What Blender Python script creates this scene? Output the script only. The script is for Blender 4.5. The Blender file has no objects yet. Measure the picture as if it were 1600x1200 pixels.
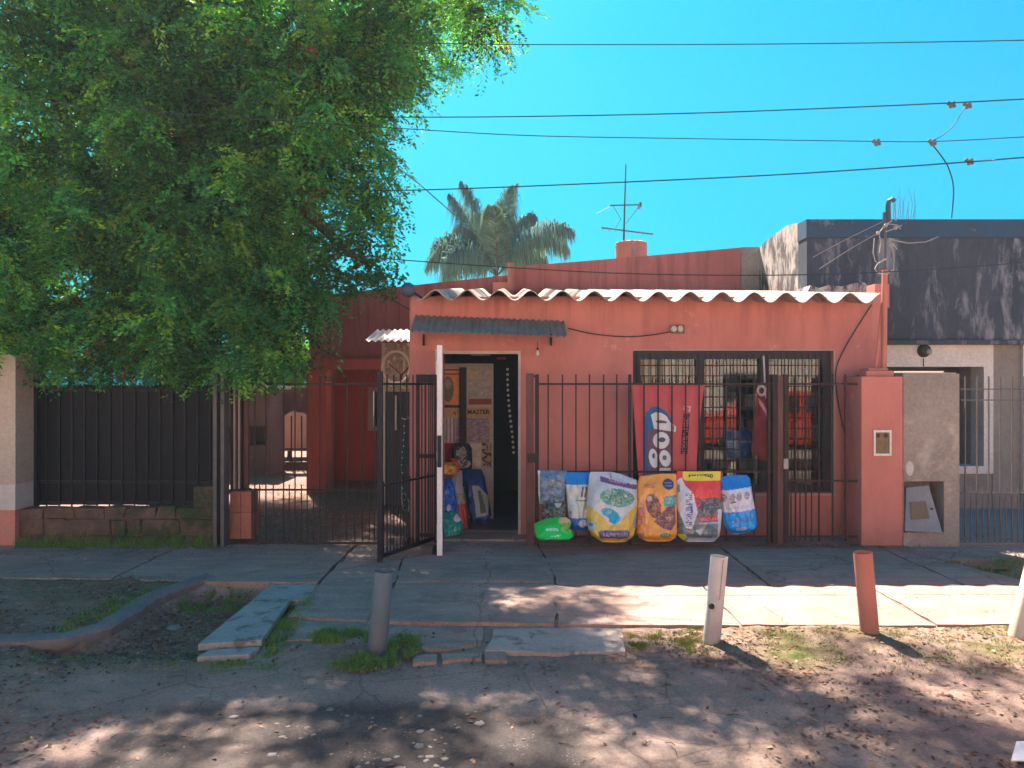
import bpy, bmesh, math, random
import numpy as np
from mathutils import Vector, Matrix
random.seed(7)
rng = np.random.default_rng(11)
sc = bpy.context.scene
COL = sc.collection
R = math.radians
# ------------------------------------------------------------------ camera
F = 1180.0; HC = 1.65
cam = bpy.data.cameras.new('camera'); camo = bpy.data.objects.new('camera', cam); COL.objects.link(camo)
camo.location = (0, 0, HC); camo.rotation_euler = (R(90), 0, 0)
cam.sensor_width = 36; cam.lens = F / 1600 * 36; cam.clip_end = 3000; cam.clip_start = 0.05
sc.camera = camo
# ------------------------------------------------------------------ world + sun
SUN_DIR = Vector((-0.25, 0.647, 1.0)).normalized()       # towards the sun
EL = math.asin(SUN_DIR.z); AZ = math.atan2(SUN_DIR.x, SUN_DIR.y)
world = bpy.data.worlds.new('World'); sc.world = world; world.use_nodes = True
nt = world.node_tree; nt.nodes.clear()
sky = nt.nodes.new('ShaderNodeTexSky'); sky.sky_type = 'NISHITA'; sky.sun_disc = False
sky.sun_elevation = EL; sky.sun_rotation = AZ; sky.altitude = 30; sky.air_density = 1.0; sky.dust_density = 3.0; sky.ozone_density = 1.5
sep = nt.nodes.new('ShaderNodeSeparateColor'); comb = nt.nodes.new('ShaderNodeCombineColor')
nt.links.new(sky.outputs[0], sep.inputs[0])
SKYP = dict(r=(3.5, 0.00017), g=(.7, 0.262), b=(.45, 0.56))      # vivid cyan sky of the phone picture: power, gain per channel
for i, k in enumerate('rgb'):
    p = nt.nodes.new('ShaderNodeMath'); p.operation = 'POWER'; p.inputs[1].default_value = SKYP[k][0]
    g = nt.nodes.new('ShaderNodeMath'); g.operation = 'MULTIPLY'; g.inputs[1].default_value = SKYP[k][1]
    nt.links.new(sep.outputs[i], p.inputs[0]); nt.links.new(p.outputs[0], g.inputs[0]); nt.links.new(g.outputs[0], comb.inputs[i])
bg = nt.nodes.new('ShaderNodeBackground'); bg.inputs[1].default_value = 0.10
out = nt.nodes.new('ShaderNodeOutputWorld')
nt.links.new(comb.outputs[0], bg.inputs[0]); nt.links.new(bg.outputs[0], out.inputs[0])
sl = bpy.data.lights.new('sun', 'SUN'); sl.energy = 3.2; sl.angle = R(0.53); sl.color = (1.0, 0.84, 0.70)
so = bpy.data.objects.new('sun', sl); COL.objects.link(so); so.location = (-5, 12, 20)
so.rotation_euler = SUN_DIR.to_track_quat('Z', 'Y').to_euler()
vs = sc.view_settings; vs.view_transform = 'Standard'; vs.look = 'None'; vs.exposure = 3.15; VEIL_DENSITY = .0012; vs.gamma = 1; vs.use_curve_mapping = False
try:
    sc.cycles.max_bounces = 8; sc.cycles.transparent_max_bounces = 16; sc.cycles.diffuse_bounces = 4
    sc.cycles.use_denoising = True; sc.cycles.caustics_reflective = False; sc.cycles.caustics_refractive = False
except Exception: pass

# ------------------------------------------------------------------ helpers
def P(px, py, Y): return Vector(((px - 800) / F * Y, Y, HC - (py - 600) / F * Y))
def PX(px, Y): return (px - 800) / F * Y
def PZ(py, Y): return HC - (py - 600) / F * Y
def G(px, py):
    Y = F * HC / (py - 600); return Vector(((px - 800) / F * Y, Y, 0))
WL = {}
def props(o, label=None, cat=None, group=None, kind=None):
    if label: o['label'] = label
    if cat: o['category'] = cat
    if group: o['group'] = group
    if kind: o['kind'] = kind
    return o
def thing(name, loc, label, cat, group=None, kind=None):
    o = bpy.data.objects.new(name, None); COL.objects.link(o); o.location = loc; o.empty_display_size = .2
    WL[o.name] = Vector(loc); return props(o, label, cat, group, kind)
def link(name, me, parent=None, loc=(0, 0, 0), smooth=False, rot=None):
    o = bpy.data.objects.new(name, me); COL.objects.link(o)
    if parent is not None:
        o.parent = parent
        if isinstance(loc, Vector) or tuple(loc) != (0, 0, 0): o.location = Vector(loc) - WL[parent.name]
        WL[o.name] = WL[parent.name] if tuple(loc) == (0, 0, 0) else Vector(loc)
    else:
        o.location = loc; WL[o.name] = Vector(loc)
    if rot: o.rotation_euler = rot
    return o
class MB:
    def __init__(s): s.v = []; s.f = []
    def add(s, vs, fs):
        n = len(s.v); s.v += [tuple(q) for q in vs]; s.f += [tuple(n + i for i in f) for f in fs]; return s
    def box(s, x0, x1, y0, y1, z0, z1):
        return s.add([(x0,y0,z0),(x1,y0,z0),(x1,y1,z0),(x0,y1,z0),(x0,y0,z1),(x1,y0,z1),(x1,y1,z1),(x0,y1,z1)],
                     [(0,3,2,1),(4,5,6,7),(0,1,5,4),(1,2,6,5),(2,3,7,6),(3,0,4,7)])
    def beam(s, a, b, w, h=None, up=(0,0,1)):
        a = Vector(a); b = Vector(b); h = h or w; d = (b - a).normalized(); u = Vector(up)
        if abs(d.dot(u)) > .98: u = Vector((0, 1, 0))
        sd = d.cross(u).normalized() * w / 2; uu = sd.cross(d).normalized() * h / 2
        vs = [p + i * sd + j * uu for p in (a, b) for i, j in ((-1,-1),(1,-1),(1,1),(-1,1))]
        return s.add(vs, [(0,1,2,3),(7,6,5,4),(0,4,5,1),(1,5,6,2),(2,6,7,3),(3,7,4,0)])
    def tube(s, pts, r, n=6, cap=True, taper=None):
        pts = [Vector(p) for p in pts]; m = len(pts); base = len(s.v); u = None
        for i, p in enumerate(pts):
            d = (pts[min(i + 1, m - 1)] - pts[max(i - 1, 0)]).normalized()
            if u is None: u = d.orthogonal().normalized()
            u = (u - d * u.dot(d)).normalized(); w = d.cross(u)
            rr = r if taper is None else r + (taper - r) * i / (m - 1)
            for k in range(n):
                a = 2 * math.pi * k / n; s.v.append(tuple(p + (u * math.cos(a) + w * math.sin(a)) * rr))
        for i in range(m - 1):
            for k in range(n):
                a = base + i * n + k; b = base + i * n + (k + 1) % n; s.f.append((a, b, b + n, a + n))
        if cap: s.f.append(tuple(base + k for k in range(n))[::-1]); s.f.append(tuple(base + (m - 1) * n + k for k in range(n)))
        return s
    def lathe(s, c, prof, n=20, axis='Z'):
        base = len(s.v); c = Vector(c)
        for r, z in prof:
            for k in range(n):
                a = 2 * math.pi * k / n
                q = (r * math.cos(a), r * math.sin(a), z)
                if axis == 'Y': q = (q[0], z, q[1])
                if axis == 'X': q = (z, q[0], q[1])
                s.v.append(tuple(c + Vector(q)))
        for i in range(len(prof) - 1):
            for k in range(n):
                a = base + i * n + k; b = base + i * n + (k + 1) % n; s.f.append((a, b, b + n, a + n))
        return s
    def prism(s, poly, y0, y1):          # poly in XZ
        n = len(poly); vs = [(x, y0, z) for x, z in poly] + [(x, y1, z) for x, z in poly]
        return s.add(vs, [tuple(range(n)), tuple(range(2*n-1, n-1, -1))] + [(i, i + n, (i + 1) % n + n, (i + 1) % n) for i in range(n)])
    def prismx(s, poly, x0, x1):         # poly in YZ
        n = len(poly); vs = [(x0, y, z) for y, z in poly] + [(x1, y, z) for y, z in poly]
        return s.add(vs, [tuple(range(n)), tuple(range(2*n-1, n-1, -1))] + [(i, i + n, (i + 1) % n + n, (i + 1) % n) for i in range(n)])
    def prismz(s, poly, z0, z1):
        n = len(poly); vs = [(x, y, z0) for x, y in poly] + [(x, y, z1) for x, y in poly]
        return s.add(vs, [tuple(range(n))[::-1], tuple(range(n, 2*n))] + [(i, (i + 1) % n, (i + 1) % n + n, i + n) for i in range(n)])
    def mesh(s, name, mat, org=(0,0,0), smooth=False, bevel=0):
        me = bpy.data.meshes.new(name); o = Vector(org)
        me.from_pydata([tuple(Vector(v) - o) for v in s.v], [], s.f)
        bm = bmesh.new(); bm.from_mesh(me); bmesh.ops.recalc_face_normals(bm, faces=bm.faces)
        if bevel: bmesh.ops.bevel(bm, geom=list(bm.edges), offset=bevel, segments=2, affect='EDGES', profile=.6)
        if smooth:
            for f in bm.faces: f.smooth = True
            for e in bm.edges:
                if len(e.link_faces) == 2 and e.calc_face_angle(0) > R(40): e.smooth = False
        bm.to_mesh(me); bm.free(); me.materials.append(mat); me.update(); return me
    def build(s, name, mat, parent=None, smooth=False, bevel=0, label=None, cat=None, group=None, kind=None, org=None):
        if parent is not None: base = WL[parent.name]; return props(link(name, s.mesh(name, mat, base, smooth, bevel), parent), label, cat, group, kind)
        if org is None:
            a = np.array(s.v); org = ((a[:,0].min()+a[:,0].max())/2, (a[:,1].min()+a[:,1].max())/2, a[:,2].min())
        o = link(name, s.mesh(name, mat, org, smooth, bevel), None, Vector(org)); return props(o, label, cat, group, kind)
def fastmesh(name, V, Fq, mat, org=(0,0,0), colors=None, smooth=False, corner=4):
    me = bpy.data.meshes.new(name); V = np.asarray(V, dtype=np.float32) - np.array(org, dtype=np.float32)
    n = len(Fq); me.vertices.add(len(V)); me.vertices.foreach_set('co', V.ravel())
    me.loops.add(n * corner); me.loops.foreach_set('vertex_index', np.asarray(Fq, dtype=np.int32).ravel())
    me.polygons.add(n); me.polygons.foreach_set('loop_start', np.arange(0, n * corner, corner, dtype=np.int32))
    me.polygons.foreach_set('loop_total', np.full(n, corner, dtype=np.int32))
    if smooth: me.polygons.foreach_set('use_smooth', np.ones(n, dtype=bool))
    me.update(calc_edges=True)
    if colors is not None:
        a = me.color_attributes.new('Col', 'FLOAT_COLOR', 'POINT'); c = np.ones((len(V), 4), dtype=np.float32); c[:, :3] = colors
        a.data.foreach_set('color', c.ravel())
    me.materials.append(mat); return me
def hash2(ix, iy, seed=0):
    h = (ix.astype(np.int64) * 374761393 + iy.astype(np.int64) * 668265263 + seed * 1442695041) & 0x7fffffff
    h = ((h ^ (h >> 13)) * 1274126177) & 0x7fffffff; h = (h ^ (h >> 16)) & 0xffff
    return h / 65535.0
def vn(x, y, seed=0):
    x = np.asarray(x, float); y = np.asarray(y, float); ix = np.floor(x); iy = np.floor(y); fx = x - ix; fy = y - iy
    fx = fx*fx*(3-2*fx); fy = fy*fy*(3-2*fy); ix = ix.astype(int); iy = iy.astype(int)
    return ((hash2(ix,iy,seed)*(1-fx)+hash2(ix+1,iy,seed)*fx)*(1-fy)+(hash2(ix,iy+1,seed)*(1-fx)+hash2(ix+1,iy+1,seed)*fx)*fy)
def fbm(x, y, seed=0, o=4):
    s = 0; a = .5; t = 0
    for i in range(o): s = s + a*vn(x*2**i, y*2**i, seed+i*17); t += a; a *= .5
    return s/t
def sstep(a, b, x): t = np.clip((x-a)/(b-a), 0, 1); return t*t*(3-2*t)
def inpoly(x, y, poly):
    r = np.zeros(np.shape(x), bool); n = len(poly)
    for i in range(n):
        x0, y0 = poly[i]; x1, y1 = poly[(i+1) % n]
        c = ((y0 > y) != (y1 > y)) & (x < (x1-x0)*(y-y0)/(y1-y0+1e-12)+x0); r ^= c
    return r
# ------------------------------------------------------------------ materials
def nm(name):
    m = bpy.data.materials.new(name); m.use_nodes = True; t = m.node_tree; b = t.nodes['Principled BSDF']
    return m, t, b
def N(t, typ, **kw):
    n = t.nodes.new(typ)
    for k, v in kw.items():
        if k.startswith('i_'): n.inputs[k[2:].replace('_', ' ')].default_value = v
        else: setattr(n, k, v)
    return n
def ramp(t, src, stops):
    r = N(t, 'ShaderNodeValToRGB'); e = r.color_ramp.elements
    while len(e) < len(stops): e.new(.5)
    for q, (p, c) in zip(e, stops): q.position = p; q.color = (*c, 1) if len(c) == 3 else c
    t.links.new(src, r.inputs[0]); return r
def mix(t, fac, a, b, blend='MIX'):
    m = N(t, 'ShaderNodeMix', data_type='RGBA', blend_type=blend)
    for s, v in ((0, fac), (6, a), (7, b)):
        if hasattr(v, 'links') or hasattr(v, 'is_linked'): t.links.new(v, m.inputs[s])
        else: m.inputs[s].default_value = v if s == 0 else (*v, 1)
    return m.outputs[2]
def noise(t, scale, detail=6, rough=.6, vec=None, dist=0):
    n = N(t, 'ShaderNodeTexNoise'); n.inputs['Scale'].default_value = scale; n.inputs['Detail'].default_value = detail
    n.inputs['Roughness'].default_value = rough; n.inputs['Distortion'].default_value = dist
    if vec is not None: t.links.new(vec, n.inputs['Vector'])
    return n.outputs[0]
def geo(t): return N(t, 'ShaderNodeNewGeometry').outputs['Position']
def scl(t, vec, s):
    m = N(t, 'ShaderNodeMapping'); m.inputs['Scale'].default_value = s; t.links.new(vec, m.inputs['Vector']); return m.outputs[0]
def pm(name, c1, c2=None, scale=3, rough=.8, bump=.15, bscale=60, c3=None, s3=8, t3=.6, w3=.06, metal=0, stretch=(1,1,1), spec=.3, dist=.01):
    m, t, b = nm(name); c2 = c2 or tuple(x*.75 for x in c1); g = geo(t); v = scl(t, g, stretch)
    r = ramp(t, noise(t, scale, 8, .65, v), [(.3, c1), (.7, c2)]); c = r.outputs[0]
    fine = ramp(t, noise(t, scale*14, 4, .7, v), [(.3, (.82,)*3), (.7, (1.12,)*3)])
    c = mix(t, 1.0, c, fine.outputs[0], 'MULTIPLY')
    if c3:
        k = ramp(t, noise(t, s3, 8, .7, v, .3), [(t3, (0,0,0)), (t3+w3, (1,1,1))]); c = mix(t, k.outputs[0], c, c3)
    t.links.new(c, b.inputs['Base Color']); b.inputs['Roughness'].default_value = rough; b.inputs['Metallic'].default_value = metal
    b.inputs['Specular IOR Level'].default_value = spec
    if bump:
        bn = N(t, 'ShaderNodeBump'); bn.inputs['Strength'].default_value = bump; bn.inputs['Distance'].default_value = dist
        t.links.new(noise(t, bscale, 6, .7, g), bn.inputs['Height']); t.links.new(bn.outputs[0], b.inputs['Normal'])
    return m
def attrmat(name, rough=.6, spec=.3, transl=0, bump=0, bscale=20, tcol=(1.0,1.0,.5), noise_amt=0, nscale=40):
    m, t, b = nm(name); a = N(t, 'ShaderNodeVertexColor', layer_name='Col'); c = a.outputs[0]
    if noise_amt:
        r = ramp(t, noise(t, nscale, 6, .7, geo(t)), [(.25, (1-noise_amt,)*3), (.75, (1+noise_amt,)*3)]); c = mix(t, 1.0, c, r.outputs[0], 'MULTIPLY')
    t.links.new(c, b.inputs['Base Color']); b.inputs['Roughness'].default_value = rough; b.inputs['Specular IOR Level'].default_value = spec
    if bump:
        bn = N(t, 'ShaderNodeBump'); bn.inputs['Strength'].default_value = bump; bn.inputs['Distance'].default_value = .01
        t.links.new(noise(t, bscale, 6, .7, geo(t)), bn.inputs['Height']); t.links.new(bn.outputs[0], b.inputs['Normal'])
    if transl:
        tr = N(t, 'ShaderNodeBsdfTranslucent'); t.links.new(mix(t, 1.0, c, tcol, 'MULTIPLY'), tr.inputs[0])
        ms = N(t, 'ShaderNodeMixShader'); ms.inputs[0].default_value = transl; o = t.nodes['Material Output']
        t.links.new(b.outputs[0], ms.inputs[1]); t.links.new(tr.outputs[0], ms.inputs[2]); t.links.new(ms.outputs[0], o.inputs[0])
    return m
# paint whose dirt gathers near the ground and streaks
def wallpaint(name, c1, c2, dirt=(.2,.1,.08), z0=0.0, zh=.45, blotch=(.7,.4,.35)):
    m, t, b = nm(name); g = geo(t)
    c = ramp(t, noise(t, 1.1, 7, .6, g), [(.3, c1), (.7, c2)]).outputs[0]
    st = ramp(t, noise(t, 1.6, 8, .72, scl(t, g, (2, 2, .8))), [(.33, (.86,)*3), (.62, (1.05,)*3)]); c = mix(t, 1.0, c, st.outputs[0], 'MULTIPLY')
    bl = ramp(t, noise(t, 2.6, 8, .75, g), [(.60, (0,0,0)), (.66, (.32,.32,.32))]); c = mix(t, bl.outputs[0], c, blotch)
    s = N(t, 'ShaderNodeSeparateXYZ'); t.links.new(g, s.inputs[0])
    mt = N(t, 'ShaderNodeMapRange'); mt.inputs[1].default_value = 1.9; mt.inputs[2].default_value = 2.6; mt.inputs[3].default_value = 0; mt.inputs[4].default_value = 1; t.links.new(s.outputs[2], mt.inputs[0])
    dn = ramp(t, noise(t, 2.0, 6, .6, scl(t, g, (4.5, 4.5, .25))), [(.48, (0,0,0)), (.72, (.9,.9,.9))])
    md = N(t, 'ShaderNodeMath', operation='MULTIPLY'); t.links.new(mt.outputs[0], md.inputs[0]); t.links.new(dn.outputs[0], md.inputs[1]); c = mix(t, md.outputs[0], c, tuple(x*.55 for x in c2))
    mr = N(t, 'ShaderNodeMapRange'); mr.inputs[1].default_value = z0; mr.inputs[2].default_value = z0 + zh; mr.inputs[3].default_value = 1; mr.inputs[4].default_value = 0
    t.links.new(s.outputs[2], mr.inputs[0])
    mm = N(t, 'ShaderNodeMath', operation='MULTIPLY'); t.links.new(mr.outputs[0], mm.inputs[0]); t.links.new(noise(t, 6, 6, .7, g), mm.inputs[1])
    c = mix(t, mm.outputs[0], c, dirt)
    t.links.new(c, b.inputs['Base Color']); b.inputs['Roughness'].default_value = .85; b.inputs['Specular IOR Level'].default_value = .2
    bn = N(t, 'ShaderNodeBump'); bn.inputs['Strength'].default_value = .35; bn.inputs['Distance'].default_value = .012
    t.links.new(noise(t, 28, 8, .75, g), bn.inputs['Height']); t.links.new(bn.outputs[0], b.inputs['Normal']); return m
M = {}
M['salmon'] = wallpaint('salmon_paint', (.47,.188,.162), (.415,.16,.138), dirt=(.16,.09,.075))
M['pillar'] = wallpaint('pillar_paint', (.47,.185,.150), (.42,.155,.125), zh=.3)
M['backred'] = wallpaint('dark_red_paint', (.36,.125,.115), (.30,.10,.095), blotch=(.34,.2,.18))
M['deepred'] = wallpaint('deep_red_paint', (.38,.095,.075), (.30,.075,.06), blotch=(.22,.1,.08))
M['fiber'] = pm('fibre_cement', (.42,.365,.31), (.26,.22,.19), 4, .9, .4, 50, c3=(.16,.13,.11), s3=5, t3=.52, w3=.15)
M['awning'] = pm('green_grey_sheet', (.20,.235,.215), (.12,.15,.145), 6, .6, .1, c3=(.45,.45,.4), s3=14, t3=.68)
M['iron'] = pm('dark_iron', (.020,.015,.018), (.045,.024,.022), 12, .65, .2, 150, spec=.2)
M['irongrey'] = pm('grey_iron', (.09,.085,.09), (.05,.05,.055), 12, .55, .2, 150, spec=.4)
M['postbrown'] = pm('brown_steel', (.13,.055,.045), (.06,.03,.03), 7, .6, .2, 100, stretch=(3,3,.5))
M['blackgate'] = pm('black_enamel', (.007,.010,.017), (.012,.015,.022), 6, .5, .15, 80, spec=.2)
M['blacksheet'] = pm('black_sheet', (.007,.010,.016), (.016,.017,.022), 2.5, .7, .15, 30, c3=(.05,.045,.045), s3=6, t3=.66, w3=.1, stretch=(1,1,.4), spec=.12)
M['white'] = pm('white_enamel', (.72,.72,.70), (.55,.55,.54), 5, .4, .1, c3=(.25,.2,.16), s3=9, t3=.68, stretch=(1,1,.3))
M['windowframe'] = pm('bronze_frame', (.032,.038,.05), (.022,.026,.036), 4, .5, .05, spec=.2)
M['concrete'] = pm('grey_render', (.30,.27,.235), (.21,.185,.165), 2.2, .9, .5, 40, c3=(.40,.36,.31), s3=3.2, t3=.55, w3=.15, dist=.015)
M['oldwall'] = pm('weathered_wall', (.42,.40,.38), (.22,.21,.21), 4, .9, .6, 30, c3=(.05,.05,.055), s3=6, t3=.45, w3=.12, stretch=(1,1,.4))
M['navy'] = pm('faded_black_paint', (.016,.026,.044), (.04,.054,.08), 2.2, .75, .4, 30, c3=(.19,.20,.225), s3=4.5, t3=.52, w3=.16, stretch=(1,1,.28))  # worn black paint, with the blue of veiling glare put into its colour
M['bluecoping'] = pm('blue_coping', (.014,.06,.12), (.018,.04,.075), 3, .7, .3, c3=(.12,.14,.17), s3=3, t3=.6, w3=.1)
M['whitewall'] = pm('white_render', (.62,.60,.56), (.5,.48,.45), 2, .85, .2)
M['greenpl'] = pm('grey_green_plaster', (.30,.31,.29), (.24,.25,.24), 2, .85, .2)
M['stoneclad'] = pm('stained_cement', (.25,.23,.205), (.17,.16,.15), 3, .9, .4, 30, c3=(.3,.27,.25), s3=2.5, t3=.6)
M['beige'] = pm('beige_render', (.42,.37,.31), (.36,.31,.26), 2, .9, .25)
M['yard'] = pm('yard_floor', (.17,.12,.10), (.10,.07,.06), 3, .95, .5, 30, c3=(.30,.22,.18), s3=4, t3=.62, w3=.1, dist=.02)
M['tile'] = pm('grey_floor', (.24,.22,.205), (.18,.165,.155), 2, .7, .15)
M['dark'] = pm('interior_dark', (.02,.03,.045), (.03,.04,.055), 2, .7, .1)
M['intfloor'] = pm('shop_floor', (.12,.11,.11), (.08,.075,.08), 3, .5, .1)
M['stub'] = pm('brick_stub', (.32,.13,.095), (.22,.09,.07), 5, .9, .4, 40)
M['stone'] = pm('wall_stone', (.17,.105,.08), (.07,.052,.042), 6, .95, .9, 25, c3=(.032,.055,.022), s3=3.5, t3=.48, w3=.12, dist=.03)
M['mortar'] = pm('mortar', (.14,.11,.09), (.09,.07,.06), 8, .95, .6, 40)
M['slab'] = pm('grey_slab', (.36,.31,.27), (.24,.205,.18), 3, .9, .4, 90, c3=(.13,.10,.08), s3=5, t3=.54, w3=.12)
M['kerb'] = pm('old_kerb', (.17,.16,.155), (.11,.10,.10), 4, .95, .6, 50)
M['rock'] = pm('pebble', (.22,.20,.185), (.14,.125,.115), 8, .85, .3, 60)
M['wire'] = pm('cable_rubber', (.02,.03,.035), (.02,.03,.03), 3, .6, 0)
M['wirepale'] = pm('pale_cable', (.30,.30,.28), (.2,.2,.2), 3, .6, 0)
M['metal'] = pm('zinc', (.35,.36,.37), (.2,.2,.21), 8, .5, .1, metal=.4)
M['pvcgrey'] = wallpaint('blue_grey_pipe_paint', (.11,.16,.20), (.075,.115,.14), dirt=(.13,.10,.08), z0=-.05, zh=.32, blotch=(.3,.24,.2))
M['pvcwhite'] = wallpaint('white_pipe_paint', (.62,.58,.54), (.42,.38,.35), dirt=(.13,.10,.08), z0=-.05, zh=.32, blotch=(.3,.24,.2))
M['pvcred'] = wallpaint('salmon_pipe_paint', (.50,.20,.15), (.40,.15,.115), dirt=(.13,.10,.08), z0=-.05, zh=.32, blotch=(.3,.24,.2))
M['pvccream'] = wallpaint('cream_pipe_paint', (.68,.62,.48), (.55,.5,.4), dirt=(.13,.10,.08), z0=-.05, zh=.32, blotch=(.3,.24,.2))
M['bark'] = pm('bark', (.06,.045,.035), (.11,.085,.065), 9, .95, .9, 30, stretch=(1,1,.3), dist=.03)
M['leaf'] = attrmat('leaf', .5, .3, .5, tcol=(1.2, 1.6, .4))
M['palmleaf'] = attrmat('palm_leaf', .85, .05, .3)
M['grass'] = attrmat('grass_blade', .6, .2, .3)
M['litter'] = attrmat('dry_leaf', .9, .1)
M['print'] = attrmat('printed_plastic', .26, .6, bump=.45, bscale=14, noise_amt=.12, nscale=60)
M['cloth'] = attrmat('printed_cloth', .85, .1, .12, noise_amt=.06)
M['paper'] = attrmat('printed_paper', .7, .2, noise_amt=.25, nscale=25)
def plain(name, c, rough=.6, **k): return pm(name, c, tuple(x*.85 for x in c), 4, rough, .1, **k)
def glassm(name, refl, tint=(.75,.8,.82)):
    m, t, b = nm(name); t.nodes.remove(b); o = t.nodes['Material Output']
    tr = N(t, 'ShaderNodeBsdfTransparent'); tr.inputs[0].default_value = (*tint, 1); gl = N(t, 'ShaderNodeBsdfGlossy'); gl.inputs['Roughness'].default_value = .02
    gl.inputs[0].default_value = (.9,.93,.95,1)
    ms = N(t, 'ShaderNodeMixShader'); ms.inputs[0].default_value = refl
    t.links.new(tr.outputs[0], ms.inputs[1]); t.links.new(gl.outputs[0], ms.inputs[2]); t.links.new(ms.outputs[0], o.inputs[0]); return m
M['glass'] = glassm('window_glass', .045)

# ------------------------------------------------------------------ ground
def ground_mat():
    m, t, b = nm('street_surface'); g = geo(t); a = N(t, 'ShaderNodeVertexColor', layer_name='Col'); s = N(t, 'ShaderNodeSeparateColor'); t.links.new(a.outputs[0], s.inputs[0])
    base = ramp(t, noise(t, 1.3, 8, .65, g), [(.3, (.31,.235,.20)), (.7, (.20,.152,.13))]).outputs[0]
    gr = ramp(t, noise(t, 55, 6, .8, g), [(.3, (.6,.6,.6)), (.55, (1.0,1.0,1.0)), (.72, (1.35,1.35,1.35))]).outputs[0]
    crv = N(t, 'ShaderNodeTexVoronoi', feature='DISTANCE_TO_EDGE'); crv.inputs['Scale'].default_value = 1.5
    wv = N(t, 'ShaderNodeMix', data_type='VECTOR'); wv.inputs[0].default_value = .13
    nn = N(t, 'ShaderNodeTexNoise'); nn.inputs['Scale'].default_value = 3; nn.inputs['Detail'].default_value = 6; t.links.new(g, nn.inputs['Vector'])
    t.links.new(g, wv.inputs[4]); t.links.new(nn.outputs[1], wv.inputs[5]); t.links.new(wv.outputs[1], crv.inputs['Vector'])
    cr = ramp(t, crv.outputs[0], [(.002, (.7,.66,.63)), (.010, (1,1,1))]).outputs[0]
    base = mix(t, 1.0, base, cr, 'MULTIPLY')
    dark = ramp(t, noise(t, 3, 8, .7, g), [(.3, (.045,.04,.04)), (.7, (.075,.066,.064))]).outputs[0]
    peb = N(t, 'ShaderNodeTexVoronoi'); peb.inputs['Scale'].default_value = 42; t.links.new(g, peb.inputs['Vector'])
    pk = ramp(t, peb.outputs[0], [(.16, (1,1,1)), (.22, (0,0,0))]).outputs[0]
    pn = ramp(t, noise(t, 7, 4, .6, g), [(.5, (0,0,0)), (.6, (.7,.7,.7))]).outputs[0]
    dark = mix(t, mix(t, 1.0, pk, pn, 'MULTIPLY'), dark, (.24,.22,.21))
    soil = ramp(t, noise(t, 16, 8, .8, g), [(.3, (.078,.05,.038)), (.5, (.165,.115,.09)), (.72, (.32,.235,.185))]).outputs[0]
    green = ramp(t, noise(t, 12, 6, .7, g), [(.3, (.05,.075,.02)), (.7, (.16,.14,.06))]).outputs[0]
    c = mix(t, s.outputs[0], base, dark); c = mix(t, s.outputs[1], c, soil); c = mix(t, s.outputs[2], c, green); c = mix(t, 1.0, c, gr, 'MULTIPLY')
    t.links.new(c, b.inputs['Base Color']); b.inputs['Roughness'].default_value = .95; b.inputs['Specular IOR Level'].default_value = .12
    bn = N(t, 'ShaderNodeBump'); bn.inputs['Strength'].default_value = .7; bn.inputs['Distance'].default_value = .02
    t.links.new(noise(t, 38, 8, .8, g), bn.inputs['Height']); t.links.new(bn.outputs[0], b.inputs['Normal']); return m
M['street'] = ground_mat()
KERB = [(-7, 4.95), (-4.5, 4.93), (-3.3, 4.88), (-2.95, 4.93), (-2.80, 5.15), (-2.80, 5.5), (-2.82, 5.85), (-2.72, 6.25), (-2.6, 6.5)]
def in_ditch(x, y):
    xl = np.interp(y, [4.85, 5.0, 5.15, 5.5, 5.85, 6.25], [-3.1, -2.9, -2.80, -2.80, -2.82, -2.72])
    return sstep(0, .22, x - xl) * (1 - sstep(-1.78, -1.58, x)) * sstep(4.55, 4.95, y) * (1 - sstep(6.15, 6.35, y))
def masks(x, y):
    n1 = fbm(x*1.6, y*1.6, 3) - .5; n2 = fbm(x*4, y*4, 9) - .5; n3 = fbm(x*.8+9, y*.8, 5) - .5
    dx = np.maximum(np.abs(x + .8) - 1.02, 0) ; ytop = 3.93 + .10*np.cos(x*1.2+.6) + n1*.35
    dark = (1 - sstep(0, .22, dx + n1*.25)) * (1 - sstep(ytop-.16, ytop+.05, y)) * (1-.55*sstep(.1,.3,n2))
    ditch = in_ditch(x, y)
    leftpatch = (x < -2.75) & (y > 4.95) & (y < 6.5)
    soil = np.maximum(ditch, np.where(leftpatch, .85 + n2*1.2, 0))
    shoulder_l = (1-sstep(-2.2, -1.5, x)) * sstep(4.25, 4.6, y+n1*.6) * (1-sstep(4.9,5.0,y)); soil = np.maximum(soil, shoulder_l*.95)
    verge = sstep(4.1, 4.5, y + n1*1.0 + n2*.3) * sstep(-.3, .6, x) * (1 - sstep(5.13, 5.2, y)) ; soil = np.maximum(soil, verge*(.75+n2))
    rightred = sstep(2.0, 2.8, x + n1) * sstep(3.3, 3.9, y + n1); soil = np.maximum(soil, rightred*.5)
    mid = sstep(.50, .62, fbm(x*1.3+4, y*2.2, 31)) * (1-dark) * .45 * (y < 5.2); soil = np.maximum(soil, mid)
    bl = np.exp(-(((x + .9)/.45)**2 + ((y-4.72)/.22)**2)); soil = np.maximum(soil, bl)
    gm = sstep(1.25, 1.9, x + n1) * sstep(4.42, 4.75, y + n1*.5) * (1-sstep(5.13,5.18,y)) * (.55 + n2*1.8)
    gm = np.maximum(gm, np.where(leftpatch, sstep(0, .2, n1 + .12 - np.abs(x+3.3)*.1), 0)*.35)
    farr = sstep(4.0, 4.4, x + n1*.4) * sstep(6.1, 6.3, y) * (.6+n2); soil = np.maximum(soil, farr); gm = np.maximum(gm, farr*.7)
    return np.clip(dark,0,1), np.clip(soil,0,1), np.clip(gm,0,1)
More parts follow.
